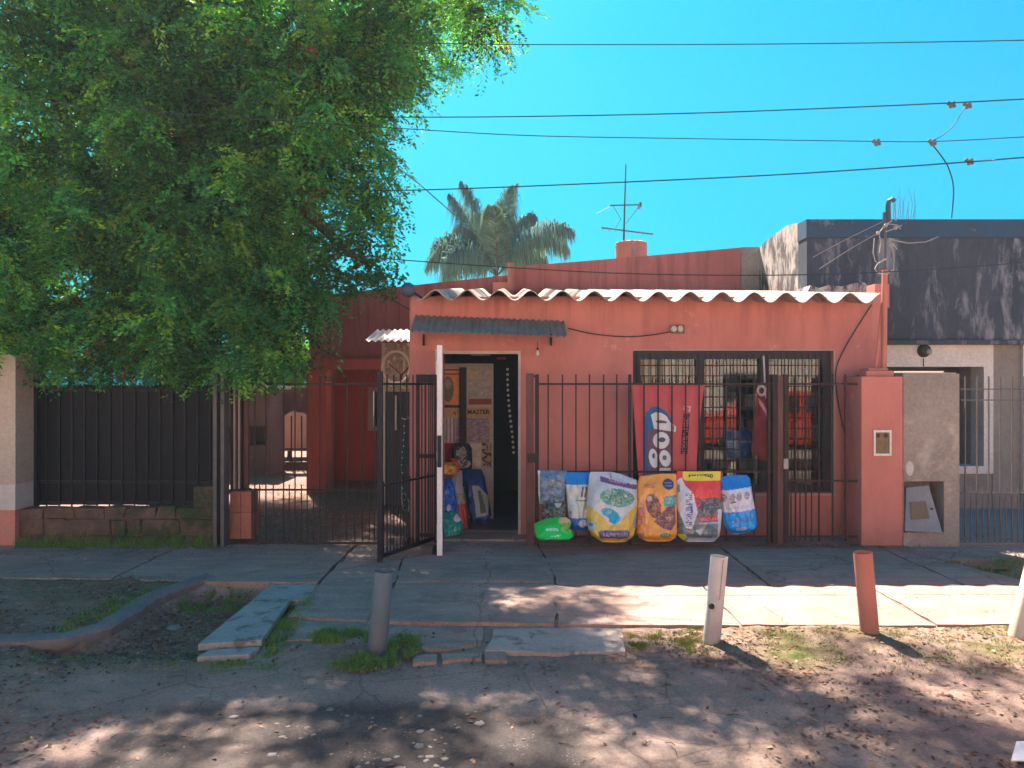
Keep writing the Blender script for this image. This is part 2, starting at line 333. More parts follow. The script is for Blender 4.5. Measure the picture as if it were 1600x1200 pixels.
def gheight(x, y):
    z = -.036 + (fbm(x*.9, y*.9, 1)-.5)*.045 + (fbm(x*5, y*5, 2)-.5)*.02 + (fbm(x*22, y*22, 6)-.5)*.006
    d, s, g = masks(x, y); z = z - d*.006 + s*(fbm(x*14, y*14, 8)-.45)*.028
    z = z - in_ditch(x, y)*.10
    up = ((x < -2.8) & (y > 4.95)); z = np.where(up, z + .03, z)
    z = z + sstep(4.35, 4.8, y)*sstep(.8, 1.6, x)*.022*(1-sstep(5.05,5.16,y))
    z = z + sstep(4.6,5.18,y)*sstep(-1.75,-1.5,x)*(1-sstep(6.0,6.3,y))*.018*(x < 8)
    z = z + sstep(4.25,4.45,x)*sstep(6.15,6.3,y)*.03
    return z
xs = np.linspace(-7.5, 7.5, 760); ys = np.linspace(2.3, 6.7, 300); XX, YY = np.meshgrid(xs, ys)
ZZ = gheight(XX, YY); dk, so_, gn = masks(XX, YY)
ed = np.maximum(sstep(7.0, 7.5, np.abs(XX)), 1 - sstep(2.3, 2.6, YY)); ZZ = ZZ*(1-ed) - .05*ed
nx, ny = len(xs), len(ys); idx = np.arange(nx*ny).reshape(ny, nx)
Q = np.stack([idx[:-1,:-1], idx[:-1,1:], idx[1:,1:], idx[1:,:-1]], -1).reshape(-1, 4)
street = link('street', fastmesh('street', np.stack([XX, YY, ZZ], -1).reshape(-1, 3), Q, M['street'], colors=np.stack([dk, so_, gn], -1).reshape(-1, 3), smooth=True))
props(street, kind='structure')
mb = MB(); mb.add([(-400,-400,-.26),(400,-400,-.26),(400,400,-.26),(-400,400,-.26)], [(0,1,2,3)])
M['earth'] = pm('earth', (.38,.32,.27), (.30,.25,.21), .8, .95, .4, 12, c3=(.13,.12,.06), s3=.3, t3=.6, w3=.1)
mb.build('ground', M['earth'], kind='structure', org=(0,0,0))

# pavement: individually cast concrete bays
def pavemat():
    m, t, b = nm('pavement_concrete'); g = geo(t)
    c = ramp(t, noise(t, 1.4, 8, .65, g), [(.3, (.34,.25,.208)), (.7, (.225,.166,.138))]).outputs[0]
    c = mix(t, 1.0, c, ramp(t, noise(t, 5, 8, .7, scl(t, g, (.35, 2, 1))), [(.35, (.78,)*3), (.62, (1.06,)*3)]).outputs[0], 'MULTIPLY')
    c = mix(t, 1.0, c, ramp(t, noise(t, 70, 5, .8, g), [(.3, (.62,)*3), (.7, (1.28,)*3)]).outputs[0], 'MULTIPLY')
    c = mix(t, ramp(t, noise(t, 2.3, 10, .75, g, .4), [(.50, (0,0,0)), (.66, (.75,)*3)]).outputs[0], c, (.155,.115,.092))
    c = mix(t, ramp(t, noise(t, 9, 8, .8, g, .2), [(.58, (0,0,0)), (.64, (.5,)*3)]).outputs[0], c, (.38,.31,.265))
    v = N(t, 'ShaderNodeTexVoronoi', feature='DISTANCE_TO_EDGE'); v.inputs['Scale'].default_value = .55
    nn = N(t, 'ShaderNodeTexNoise'); nn.inputs['Scale'].default_value = 2.2; nn.inputs['Detail'].default_value = 8; t.links.new(g, nn.inputs['Vector'])
    wv = N(t, 'ShaderNodeMix', data_type='VECTOR'); wv.inputs[0].default_value = .3; t.links.new(g, wv.inputs[4]); t.links.new(nn.outputs[1], wv.inputs[5]); t.links.new(wv.outputs[1], v.inputs['Vector'])
    cr = ramp(t, v.outputs[0], [(.001, (.6,.56,.53)), (.004, (1,1,1))]).outputs[0]; c = mix(t, 1.0, c, cr, 'MULTIPLY')
    t.links.new(c, b.inputs['Base Color']); b.inputs['Roughness'].default_value = .9; b.inputs['Specular IOR Level'].default_value = .2
    bn = N(t, 'ShaderNodeBump'); bn.inputs['Strength'].default_value = .5; bn.inputs['Distance'].default_value = .012
    t.links.new(noise(t, 30, 8, .75, g), bn.inputs['Height']); t.links.new(bn.outputs[0], b.inputs['Normal']); return m
M['pave'] = pavemat()
pav = thing('pavement', (0, 6.5, 0), None, None, kind='structure')
def bay(poly, z=0, t=.09, mat='pave', name='slab', par=None):
    cx = sum(p[0] for p in poly)/len(poly); cy = sum(p[1] for p in poly)/len(poly)
    q = []
    for i in range(len(poly)):
        a = poly[i]; b_ = poly[(i+1) % len(poly)]; n = max(1, int(math.hypot(b_[0]-a[0], b_[1]-a[1])/.12))
        for k in range(n):
            f = k/n; q.append((a[0]+(b_[0]-a[0])*f + random.uniform(-.012,.012), a[1]+(b_[1]-a[1])*f + random.uniform(-.012,.012)))
    m_ = MB(); m_.prismz([(cx+(x-cx)*.997, cy+(y-cy)*.995) for x, y in q], z - t, z)
    return m_.build(name, M[mat], par or pav)
Z0 = .0
bay([(-7.5,6.42),(-5.0,6.44),(-5.0,7.78),(-7.5,7.78)], -.004); bay([(-4.98,6.44),(-3.4,6.40),(-3.4,7.78),(-4.98,7.78)], .002)
bay([(-3.38,6.40),(-2.62,6.33),(-1.62,6.28),(-1.62,7.1),(-1.62,7.78),(-3.38,7.78)], -.002)
bay([(-1.6,5.40),(-1.02,5.28),(-.98,6.5),(-1.05,7.2),(-1.6,7.05)], -.008)
bay([(-1.00,5.25),(.30,5.20),(.34,5.75),(.36,6.28),(-.96,6.28)], 0); bay([(-.96,6.30),(.36,6.30),(.33,7.0),(.24,7.9),(-.72,7.9),(-.72,7.3),(-1.02,7.15)], .004)
bay([(-1.6,7.08),(-1.08,7.24),(-.8,7.55),(-.8,7.78),(-1.6,7.78)], -.012)
for a, b_ in ((.38,2.1),(2.12,3.7)): bay([(a,6.2),(b_,6.2),(b_,7.78),(a-.10 if a < 1 else a,7.78)], random.uniform(-.003,.003))
bay([(3.72,6.2),(4.35,6.2),(4.05,7.0),(3.72,7.78)], 0)
for a, b_ in ((.32,1.55),(1.57,2.9),(2.92,4.3),(4.32,5.8),(5.82,7.5)): bay([(a,5.18+random.uniform(-.01,.01)),(b_,5.17),(b_,6.18),(a,6.18)], random.uniform(-.003,.003))
bay([(4.07,7.15),(7.5,7.1),(7.5,7.78),(3.74,7.78)], -.01)
# forecourt behind the fence line
bay([(-.72,7.92),(.24,7.92),(.24,8.19),(-.72,8.19)], .02); bay([(.26,7.8),(4.05,7.8),(4.05,8.19),(.26,8.19)], -.004)
# broken step slabs at the kerb edge
br = thing('step_slab', (.3, 4.86, 0), 'pale concrete slab lying flat at the street edge before the shop', 'slab')
bay([(-.12,5.15),(.20,5.17),(.74,5.16),(.72,4.70),(.30,4.70),(-.16,4.74)], -.018, .07, 'slab', 'slab_piece', br)
kp = thing('kerb_stones', (-.4, 4.6, 0), None, None, kind='structure')
for poly in ([(-.62,4.66),(-.46,4.67),(-.45,4.55),(-.6,4.55)], [(-.43,4.70),(-.2,4.72),(-.18,4.60),(-.42,4.58)], [(-.17,4.72),(-.04,4.72),(-.02,4.57),(-.16,4.58)],
             [(-.95,5.22),(-.2,5.2),(-.2,4.88),(-.4,4.75),(-.62,4.78),(-.85,5.02)], [(-1.5,5.35),(-1.12,5.25),(-1.2,4.95),(-1.48,4.93)]):
    bay(poly, -.024, .06, 'pave', 'kerb_piece', kp)
# plank bridge over the ditch
pb = thing('ditch_bridge', (-1.8, 5.4, 0), 'blue-grey concrete slabs laid end to end across the leaf filled ditch', 'slab bridge')
M['bluestone'] = pm('bluish_slab', (.29,.28,.27), (.20,.20,.20), 3, .85, .45, 90, c3=(.13,.115,.10), s3=6, t3=.54)
def slabx(poly, z): 
    m_ = MB(); m_.prismz(poly, z-.045, z); m_.build('slab', M['bluestone'], pb, bevel=.008)
slabx([(-2.0,5.80),(-1.60,5.80),(-1.58,6.26),(-2.0,6.26)], -.008); slabx([(-1.99,4.78),(-1.61,4.86),(-1.70,5.79),(-1.98,5.79)], .004)
slabx([(-1.93,4.62),(-1.62,4.66),(-1.60,4.80),(-1.9,4.75)], -.018)
# old rounded kerb
mk = MB(); pts = []
for i in range(len(KERB)-1):
    for k in range(6):
        f = k/6; pts.append(Vector((KERB[i][0]*(1-f)+KERB[i+1][0]*f, KERB[i][1]*(1-f)+KERB[i+1][1]*f, -.035+random.uniform(-.004,.004))))
pts.append(Vector((*KERB[-1], -.04))); mk.tube(pts, .085, 10); mk.v = [(x+random.uniform(-.007,.007), y+random.uniform(-.007,.007), min(z, .012+random.uniform(-.008,.004)) if z > .004 else z+random.uniform(-.007,.007)) for x, y, z in mk.v]; mk.build('kerb', M['kerb'], smooth=True, kind='structure', org=(0,0,0))
# yard floors
mb = MB(); mb.box(-9, -1.12, 7.80, 20, -.3, -.004); mb.build('yard_floor', M['yard'], kind='structure', org=(0,0,0))
mb = MB(); mb.box(4.62, 9, 7.80, 12, -.3, .004); mb.build('porch_floor', M['tile'], kind='structure', org=(0,0,0))
mb = MB(); mb.box(4.08, 4.60, 7.95, 12, -.3, -.002); mb.build('side_path', M['tile'], kind='structure', org=(0,0,0))

# ------------------------------------------------------------------ shop building
WY = 8.2; XL = PX(640, WY); XR = PX(1386, WY); WT = 2.60
dX0, dX1, dZ = PX(692, WY), PX(814, WY), PZ(548, WY)
wX0, wX1, wZ0, wZ1 = PX(989, WY), PX(1302, WY), PZ(770, WY), PZ(548, WY)
shop = thing('shop_house', (1.5, 8.2, 0), 'low salmon red shop house with wavy roof edge and open doorway', 'house')
w = MB()
for x0, x1, z0, z1 in ((XL,dX0,-.1,WT),(dX0,dX1,dZ,WT),(dX1,wX0,-.1,WT),(wX0,wX1,-.1,wZ0),(wX0,wX1,wZ1,WT),(wX1,XR,-.1,WT)): w.box(x0, x1, WY, WY+.2, z0, z1)
w.build('front_wall', M['salmon'], shop)
w = MB(); w.box(XL, XL+.2, WY+.201, 11.79, -.1, 2.62); w.build('side_wall', M['salmon'], shop); w = MB(); w.box(XR-.2, XR, WY+.201, 11.9, -.1, 2.62); w.build('side_wall', M['salmon'], shop)
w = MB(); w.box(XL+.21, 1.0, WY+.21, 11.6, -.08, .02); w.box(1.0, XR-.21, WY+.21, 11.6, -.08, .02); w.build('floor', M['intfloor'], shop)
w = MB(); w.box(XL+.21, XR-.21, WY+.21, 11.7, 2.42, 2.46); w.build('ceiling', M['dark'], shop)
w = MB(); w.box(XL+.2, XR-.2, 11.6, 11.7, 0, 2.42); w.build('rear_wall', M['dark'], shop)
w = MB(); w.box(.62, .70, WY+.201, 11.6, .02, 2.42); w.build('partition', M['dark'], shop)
# corrugated roof sheets, big waves along X
NW = 14.5; rx0, rx1 = PX(652, 7.82), PX(1376, 7.82); pitch = (rx1-rx0)/NW
def wave(x): return .052*math.cos((x-rx0-pitch*.55)/pitch*2*math.pi)
def zfront(x): return PZ(460, 7.82) + (x-rx0)/(rx1-rx0)*(PZ(465.5,7.82)-PZ(460,7.82))
n = int(NW*14); V = []; Fq = []
for j, (yy, dz) in enumerate(((7.82, 0), (9.8, .26), (11.79, .52))):
    for i in range(n+1):
        x = rx0 + (rx1-rx0)*i/n; V.append((x, yy + (random.uniform(-.004,.004) if j == 0 else 0), zfront(x)+dz+wave(x)))
for j in range(2):
    for i in range(n): a = j*(n+1)+i; Fq.append((a, a+1, a+n+2, a+n+1))
mb = MB(); mb.add(V, Fq); me = mb.mesh('roof', M['fiber'], WL[shop.name], smooth=True)
bm = bmesh.new(); bm.from_mesh(me); bmesh.ops.solidify(bm, geom=bm.faces[:], thickness=.009); 
for f in bm.faces: f.smooth = True
for e in bm.edges:
    if len(e.link_faces) == 2 and e.calc_face_angle(0) > R(50): e.smooth = False
bm.to_mesh(me); bm.free(); link('roof', me, shop)
# mortar filler under the waves
q = [(XL, WT-.06)] + [(rx0+(rx1-rx0)*i/n, zfront(rx0+(rx1-rx0)*i/n)+wave(rx0+(rx1-rx0)*i/n)-.012) for i in range(n+1)] + [(XR, WT-.06)]
q = [(x, max(z, WT-.06+.001)) if 0 < i < len(q)-1 else (x, z) for i, (x, z) in enumerate(q)]
# rear volume with stepped sloping parapet
w = MB(); RY = 11.8
w.prism([(PX(575,RY),PZ(600,RY)*0+1.95),(PX(801,RY),1.95),(PX(801,RY),PZ(429,RY)),(PX(690,RY),PZ(441,RY)),(PX(575,RY),PZ(453,RY)),(PX(500,RY),PZ(461,RY)),(PX(483,RY),PZ(463,RY)),(PX(483,RY),1.95)], RY, RY+.25)
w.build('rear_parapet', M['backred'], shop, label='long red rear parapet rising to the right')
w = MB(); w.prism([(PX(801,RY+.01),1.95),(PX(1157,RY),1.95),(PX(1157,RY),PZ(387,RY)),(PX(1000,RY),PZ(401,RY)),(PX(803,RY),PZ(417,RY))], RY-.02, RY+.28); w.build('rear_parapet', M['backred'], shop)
w = MB(); w.box(PX(793,RY), PX(803,RY), RY-.10, RY-.021, PZ(470,RY), PZ(412,RY)); w.box(PX(770,RY), PX(793,RY), RY-.08, RY-.003, PZ(462,RY), PZ(442,RY)); w.build('rain_chute', M['salmon'], shop)
w = MB(); w.box(PX(1158,RY), PX(1190,RY), RY+.0, RY+.3, 2.4, PZ(386,RY)); w.build('parapet_end', M['concrete'], shop)
# carport recess at the rear left
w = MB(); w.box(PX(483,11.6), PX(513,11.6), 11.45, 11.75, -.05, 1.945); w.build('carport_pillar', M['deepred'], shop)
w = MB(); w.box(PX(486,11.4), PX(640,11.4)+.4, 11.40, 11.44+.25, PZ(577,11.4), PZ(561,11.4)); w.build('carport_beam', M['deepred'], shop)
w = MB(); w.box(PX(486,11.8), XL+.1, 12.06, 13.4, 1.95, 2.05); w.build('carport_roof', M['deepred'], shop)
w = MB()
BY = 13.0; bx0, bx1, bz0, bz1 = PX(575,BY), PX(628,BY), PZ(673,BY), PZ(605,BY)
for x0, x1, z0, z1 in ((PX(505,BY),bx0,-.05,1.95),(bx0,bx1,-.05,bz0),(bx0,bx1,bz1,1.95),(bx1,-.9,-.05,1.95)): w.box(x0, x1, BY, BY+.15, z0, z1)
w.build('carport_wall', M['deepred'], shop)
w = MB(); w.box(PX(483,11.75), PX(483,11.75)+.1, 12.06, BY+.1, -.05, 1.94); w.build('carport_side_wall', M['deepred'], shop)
cw = MB()
for a in ((bx0,bx1,bz1-.07,bz1),(bx0,bx1,bz0,bz0+.07),(bx0,bx0+.09,bz0+.07,bz1-.07),(bx1-.09,bx1,bz0+.07,bz1-.07)): cw.box(a[0],a[1],BY-.02,BY+.04,a[2],a[3])
cwo = cw.build('carport_window', plain('grey_frame', (.30,.29,.28)), shop)
w = MB(); w.box(bx0+.09,bx1-.09,BY+.05,BY+.06,bz0+.07,bz1-.07); w.build('pane', M['dark'], cwo)
# doorway trim, threshold
w = MB(); 
w.box(dX0, dX1-.02, WY-.01, WY+.05, dZ-.035, dZ-.001); w.box(dX1-.03, dX1-.001, WY-.012, WY+.16, .0, dZ-.002)
w.build('door_frame', pm('door_trim', (.50,.40,.35), (.42,.3,.26), 6, .7, .2), shop)
# window joinery
wf = MB(); wy = WY+.06
def wpx(a): return PX(a, wy)
def wpz(a): return PZ(a, wy)
fx0, fx1, fz0, fz1 = wX0+.002, wX1-.002, wZ0+.002, wZ1-.002
wf.box(fx0, fx1, wy, wy+.07, wpz(561), fz1); wf.box(fx0, fx1, wy, wy+.07, fz0, wpz(757)); 
for a, b_ in ((None,1001),(1087,1101),(1187,1202),(1284,None)):
    wf.box(fx0 if a is None else wpx(a), fx1 if b_ is None else wpx(b_), wy, wy+.07, wpz(757)+.0005, wpz(561)-.0005)
win = wf.build('shop_window', M['windowframe'], shop, bevel=0, label='wide dark framed three-light window behind security grille')
for a, b_ in ((1001,1087),(1101,1187),(1202,1284)):
    w = MB(); w.box(wpx(a), wpx(b_), wy+.03, wy+.036, wpz(757), wpz(561)); w.build('pane', M['glass'], win)
w = MB(); w.box(wX0-.02, wX1+.02, WY-.022, WY-.001, wZ0-.03, wZ0-.004); w.box(wX1+.001, wX1+.018, WY-.012, WY-.001, wZ0, wZ1); w.box(wX0,wX1,WY-.012,WY-.001,wZ1+.001,wZ1+.012)
w.build('window_sill', pm('sill_cement', (.42,.33,.29), (.35,.26,.22), 6, .9, .3), win)
gy = WY+.03
gr = MB()
for x in np.arange(wX0+.05, wX1-.03, .075): gr.box(x-.005, x+.005, gy, gy+.008, wZ0+.03, wZ1-.03)
for z in np.arange(wZ0+.12, wZ1-.05, .115): gr.box(wX0+.02, wX1-.02, gy-.008, gy-.0005, z-.005, z+.005)
gr.build('security_grid', M['iron'], win, kind='stuff')
# things behind the glass
def paintmesh(name, x0, x1, z0, z1, Y, fn, mat, parent, nx_=None, nz_=None, thick=.012, cell=.006):
    nx_ = nx_ or max(2, int((x1-x0)/cell)); nz_ = nz_ or max(2, int((z1-z0)/cell))
    X_, Z_ = np.meshgrid(np.linspace(x0, x1, nx_), np.linspace(z0, z1, nz_)); Y_ = np.full_like(X_, Y)
    c = fn(800+X_/Y*F, 600-(Z_-HC)/Y*F)
    V_ = np.stack([X_, Y_, Z_], -1).reshape(-1,3); id_ = np.arange(nx_*nz_).reshape(nz_, nx_)
    q_ = np.stack([id_[:-1,:-1], id_[:-1,1:], id_[1:,1:], id_[1:,:-1]], -1).reshape(-1,4)
    nb = len(V_); c4 = np.array([[x0,Y,z0],[x1,Y,z0],[x1,Y,z1],[x0,Y,z1],[x0,Y+thick,z0],[x1,Y+thick,z0],[x1,Y+thick,z1],[x0,Y+thick,z1]])
    V_ = np.vstack([V_, c4]); cc = np.vstack([c.reshape(-1,3), np.full((8,3), .3)])
    ex = np.array([[0,4,5,1],[1,5,6,2],[2,6,7,3],[3,7,4,0],[4,7,6,5]])+nb
    org = WL[parent.name] if parent is not None else Vector(((x0+x1)/2, Y, z0))
    me = fastmesh(name, V_, np.vstack([q_, ex]), M[mat], org, cc)
    return link(name, me, parent) if parent is not None else link(name, me, None, org)
def base(px, c): r = np.zeros(px.shape+(3,)); r[:] = c; return r
def put(c, m, col, a=1.0):
    m = np.asarray(m, float)[..., None]*a; return c*(1-m)+np.array(col)*m
def ell(px, py, cx, cy, rx, ry, ang=0):
    a = R(ang); dx = px-cx; dy = py-cy; u = dx*math.cos(a)+dy*math.sin(a); v = -dx*math.sin(a)+dy*math.cos(a); return (u/rx)**2+(v/ry)**2 < 1
def rect(px, py, a, b, c, d): return (px > a)&(px < b)&(py > c)&(py < d)
def glyph(px, py, x0, x1, y0, y1, cw=2.6, seed=1, vertical=False):
    u, v = (py-y0, px-x0) if vertical else (px-x0, py-y0); H = (x1-x0) if vertical else (y1-y0)
    ci = np.floor(u/cw); fu = u/cw-ci; bits = hash2(np.floor(u/cw*3).astype(int), np.floor(v/H*4).astype(int), seed)
    return rect(px, py, x0, x1, y0, y1)&(fu > .12)&(fu < .88)&(bits > .38)

# ------------------------------------------------------------------ posters and stock inside the doorway
board = thing('display_board', (PX(733,9.15), 9.15, 0.02), 'tall board plastered with posters just inside the doorway', 'board')
BYd = 9.15
w = MB(); w.box(PX(688,BYd), PX(771,BYd), BYd, BYd+.04, .02, PZ(568,BYd)); w.build('panel', plain('board_card', (.5,.43,.38)), board)
w = MB(); w.box(PX(719,9.10)-.008, PX(729,9.10)-.0, 9.085, 9.10, PZ(760,9.1), PZ(574,9.1)); w.build('upright', M['blackgate'], board)
def post(x0, x1, y0, y1, fn, dy=.012): return paintmesh('poster', PX(x0,BYd), PX(x1,BYd), PZ(y1,BYd), PZ(y0,BYd), BYd-dy, fn, 'paper', board, thick=.006)
def f1(px, py):
    c = base(px, (.05,.06,.09)); c = put(c, rect(px,py,690,722,579,633), (.66,.28,.10)); c = put(c, ell(px,py,700,608,9,20), (.16,.15,.13)); c = put(c, ell(px,py,700,600,5,8), (.3,.27,.22)); return put(c, rect(px,py,690,722,583,586), (.25,.12,.08))
def f2(px, py):
    n_ = fbm(px*.25, py*.5, 4); c = base(px, (.40,.38,.37))*(.6+.8*n_[...,None]); c = put(c, inpoly(px,py,[(733,577),(750,577),(746,590),(736,602)]), (.50,.42,.28)); return put(c, (np.floor(py/3)%3 == 0)&(fbm(px*.6,py*.2,8) > .5), (.36,.34,.33))
def f3(px, py):
    c = base(px, (.6,.42,.33)); c = put(c, rect(px,py,732,770,623,632), (.28,.08,.07)); return c
def f4(px, py):
    c = base(px, (.50,.33,.17)); c = put(c, glyph(px,py,705,726,641,649,4,3), (.08,.06,.05)); return c
def f5(px, py):
    n_ = fbm(px*.3, py*.6, 14); c = base(px, (.32,.24,.28))*(.5+n_[...,None]); c = put(c, (n_ > .62), (.4,.34,.4)); return c
def f6(px, py): return put(base(px, (.55,.5,.5)), np.floor(px/3)%2 == 0, (.26,.23,.25))
def f7(px, py): return base(px, (.62,.53,.44))*(.8+.4*fbm(px*.3,py*.3,5)[...,None])
def f8(px, py):
    c = base(px, (.42,.34,.28)); c = put(c, fbm(px*.5,py*.35,25) > .5, (.10,.07,.07)); return c
post(690,725,577,637,f1,.03); post(731,767,575,621,f2); post(731,768,623,636,f3); post(690,768,637,652,f4,.018); post(712,765,653,691,f5); post(690,711,653,691,f6)
post(735,752,693,730,f7); post(753,768,691,730,f8); post(690,709,692,730,lambda px,py: base(px,(.34,.05,.08)))
def text(body, name, loc, size, mat, parent, rot=(R(90),0,0), bold=0, ext=.001):
    cu = bpy.data.curves.new(name, 'FONT'); cu.body = body; cu.size = size; cu.extrude = ext; cu.offset = bold; cu.resolution_u = 3
    o = bpy.data.objects.new('tmp', cu); COL.objects.link(o); dg = bpy.context.evaluated_depsgraph_get(); me = bpy.data.meshes.new_from_object(o.evaluated_get(dg))
    COL.objects.unlink(o); bpy.data.objects.remove(o); me.name = name; me.materials.clear(); me.materials.append(mat)
    r = link(name, me, parent, Vector(loc)); r.rotation_euler = rot; return r
blk = plain('print_black', (.03,.03,.03)); wht = plain('print_white', (.6,.6,.6)); M['blk'] = blk
text('MASTER', 'poster_text', P(730, 647, BYd-.028), .075, blk, board, bold=.002)
w = MB(); w.box(PX(736,8.4), PX(766,8.4), 8.405, 8.41, PZ(556,8.4), PZ(549,8.4)); w.build('paper_strip', plain('strip_grey', (.14,.15,.15)), shop)
hs = thing('bead_string', P(794, 708, 8.7), 'string of small white rings hanging in the dark doorway', 'hanging string')
w = MB(); w.tube([P(796,552,8.7)] + [P(790 + 10*k/8, 570+140*k/8, 8.7) for k in range(9)], .0015, 4); w.build('cord', M['wire'], hs)
ringm = MB(); ringm.lathe((0,0,0), [(.006,-.006),(.013,-.008),(.017,0),(.013,.008),(.006,.006),(.006,-.006)], 8, 'Y'); ringme = ringm.mesh('ring', wht)
for k in range(17):
    f = k/16; link('ring', ringme, hs, P(793 + 8*f - 1.5*math.sin(f*5), 577+130*f, 8.69), rot=(0, 0, random.uniform(-.7,.7)))
sg = thing('door_sticker', P(784,562,8.9), 'small faded red sign high inside the dark doorway', 'sign')
w = MB(); w.box(PX(776,8.9),PX(790,8.9),8.9,8.91,PZ(562,8.9),PZ(558,8.9)); w.build('plate', plain('faded_red', (.30,.07,.07)), sg)

# ------------------------------------------------------------------ sacks
def sack(name, rows, Yt, Yb, T, fn, label, cat='sack', group=None, nu=46, cell=.0065, seed=0, lean=0, mat='print', round_bottom=True):
    rows = sorted(rows); y0, y1 = rows[0][0], rows[-1][0]; ry = [r[0] for r in rows]
    nv = max(12, int((y1-y0)/F*7.5/cell)); nu = max(10, int((max(r[2] for r in rows)-min(r[1] for r in rows))/F*7.5/cell))
    u = np.linspace(-1, 1, nu); v = np.linspace(0, 1, nv); U, Vv = np.meshgrid(u, v)
    py = y0+(y1-y0)*Vv; xl = np.interp(py, ry, [r[1] for r in rows]); xr = np.interp(py, ry, [r[2] for r in rows])
    px = (xl+xr)/2 + U*(xr-xl)/2; Yc = Yt+(Yb-Yt)*Vv
    prof = np.clip(1-np.abs(U)**2.6, 0, 1)**.55 * np.minimum(1, sstep(-.06, .30, Vv)*1.0+.03) * (1-sstep(.86, 1.0, Vv)*.75)
    wr = (fbm(U*1.8+seed*7, Vv*3.0, seed)-.5)*.06 + (1-np.abs(2*fbm(U*2.5+seed*3, Vv*3.5+U*1.2, seed+5, 3)-1)**.6)*.030 + (fbm(U*4, Vv*12+seed, seed+9)-.5)*.014
    front = prof*T*.85 + wr*np.clip(prof*1.6, .12, 1); 
    X = PX(px, Yc); Z = HC-(py-600)/F*Yc
    Vf = np.stack([X, Yc-front, Z], -1); Vb = np.stack([X, Yc+prof*T*.35+.002, Z], -1)
    c = np.clip(fn(px, py), 0, 1).reshape(-1, 3)
    n_ = nu*nv; id_ = np.arange(n_).reshape(nv, nu)
    qf = np.stack([id_[:-1,:-1], id_[1:,:-1], id_[1:,1:], id_[:-1,1:]], -1).reshape(-1,4); qb = qf[:, ::-1]+n_
    edge = []
    for a in (id_[0], id_[-1]): edge += [(a[i], a[i+1], a[i+1]+n_, a[i]+n_) for i in range(nu-1)]
    for a in (id_[:,0], id_[:,-1]): edge += [(a[i], a[i+1], a[i+1]+n_, a[i]+n_) for i in range(nv-1)]
    V_ = np.vstack([Vf.reshape(-1,3), Vb.reshape(-1,3)]); org = Vector((float(X.mean()), float(Yc.mean()), float(Z.min())))
    me = fastmesh(name, V_, np.vstack([qf, qb, np.array(edge)]), M[mat], org, np.vstack([c, c]), smooth=True)
    return props(link(name, me, None, org), label, cat, group)
GS = 'pet food sacks leaning on the shop fence'
def nz(px, py, s=.2, seed=0, o=4): return fbm(px*s, py*s, seed, o)[..., None]
def fA(px, py):
    c = base(px, (.10,.17,.26))*(.6+.9*nz(px,py,.22,3)); c = put(c, inpoly(px,py,[(848,757),(862,746),(877,756),(880,762)]), (.20,.26,.25), .7); c = put(c, (fbm(px*.9,py*.9,5) > .68), (.35,.42,.45), .5); c = put(c, px < 843.5, (.6,.6,.62)); return c
def fB(px, py):
    c = base(px, (.50,.56,.52))*(.8+.35*nz(px,py,.2,8)); c = put(c, py < 756, (.02,.20,.55)); c = put(c, py > 808, (.03,.15,.50)); c = put(c, ell(px,py,910,816,7,6), (.45,.45,.62))
    for a in (908,913): c = put(c, inpoly(px,py,[(a+1,759),(a+4,759),(a+1,775),(a-2,775)]), (.13,.10,.10))
    c = put(c, rect(px,py,900,918,779,781), (.15,.2,.17)); c = put(c, glyph(px,py,889,893,796,812,2,4,True), (.2,.15,.25)); return put(c, glyph(px,py,900,917,784,790,1.8,5), (.3,.38,.34), .7)
def fC(px, py):
    c = base(px, (.55,.58,.57))*(.85+.25*nz(px,py,.1,2)); yel = (.68,.43,.04)
    c = put(c, inpoly(px,py,[(900,787),(917,788),(935,800),(950,817),(965,815),(978,797),(1000,786),(1000,860),(900,860)]), yel)
    c = put(c, inpoly(px,py,[(915,787),(925,792),(945,820),(965,824),(985,818),(975,832),(940,836),(925,815)]), (.60,.50,.10), .8)
    c = put(c, ell(px,py,962,775,27,14,8)&(fbm(px*.35,py*.35,7) > .30), (.13,.33,.24)); c = put(c, ell(px,py,965,773,24,11,8)&(fbm(px*.5,py*.5,9) > .55), (.05,.17,.11)); c = put(c, ell(px,py,950,765,8,4)&(fbm(px*.7,py*.7,9) > .5), (.42,.5,.42))
    c = put(c, ell(px,py,951,799,15,7,25), (.04,.33,.42)); c = put(c, ell(px,py,957,807,9,8,0), (.03,.35,.48)); c = put(c, ell(px,py,948,797,6,3)&(fbm(px,py,3) > .5), (.3,.5,.5))
    c = put(c, inpoly(px,py,[(937,743),(948,746),(995,757),(994,764),(937,751)]), (.16,.07,.17)); c = put(c, glyph(px,py-(px-950)*.16,950,987,744,750,4,6), (.5,.48,.56)); c = put(c, inpoly(px,py,[(952,738),(953.5,738),(955,746),(953,746)]), (.1,.06,.12))
    c = put(c, inpoly(px,py,[(932,829),(936,825),(978,825),(982,829),(981,836),(972,839),(936,838)]), (.13,.08,.18)); c = put(c, glyph(px,py,940,978,829,835,3.2,8), (.36,.32,.44), .8)
    c = put(c, ell(px,py,923,819,6,8), (.42,.46,.44)); c = put(c, ell(px,py,922,817,3,3), (.12,.2,.35)); return put(c, ell(px,py,994,812,6,13,10), (.12,.25,.42), .8)
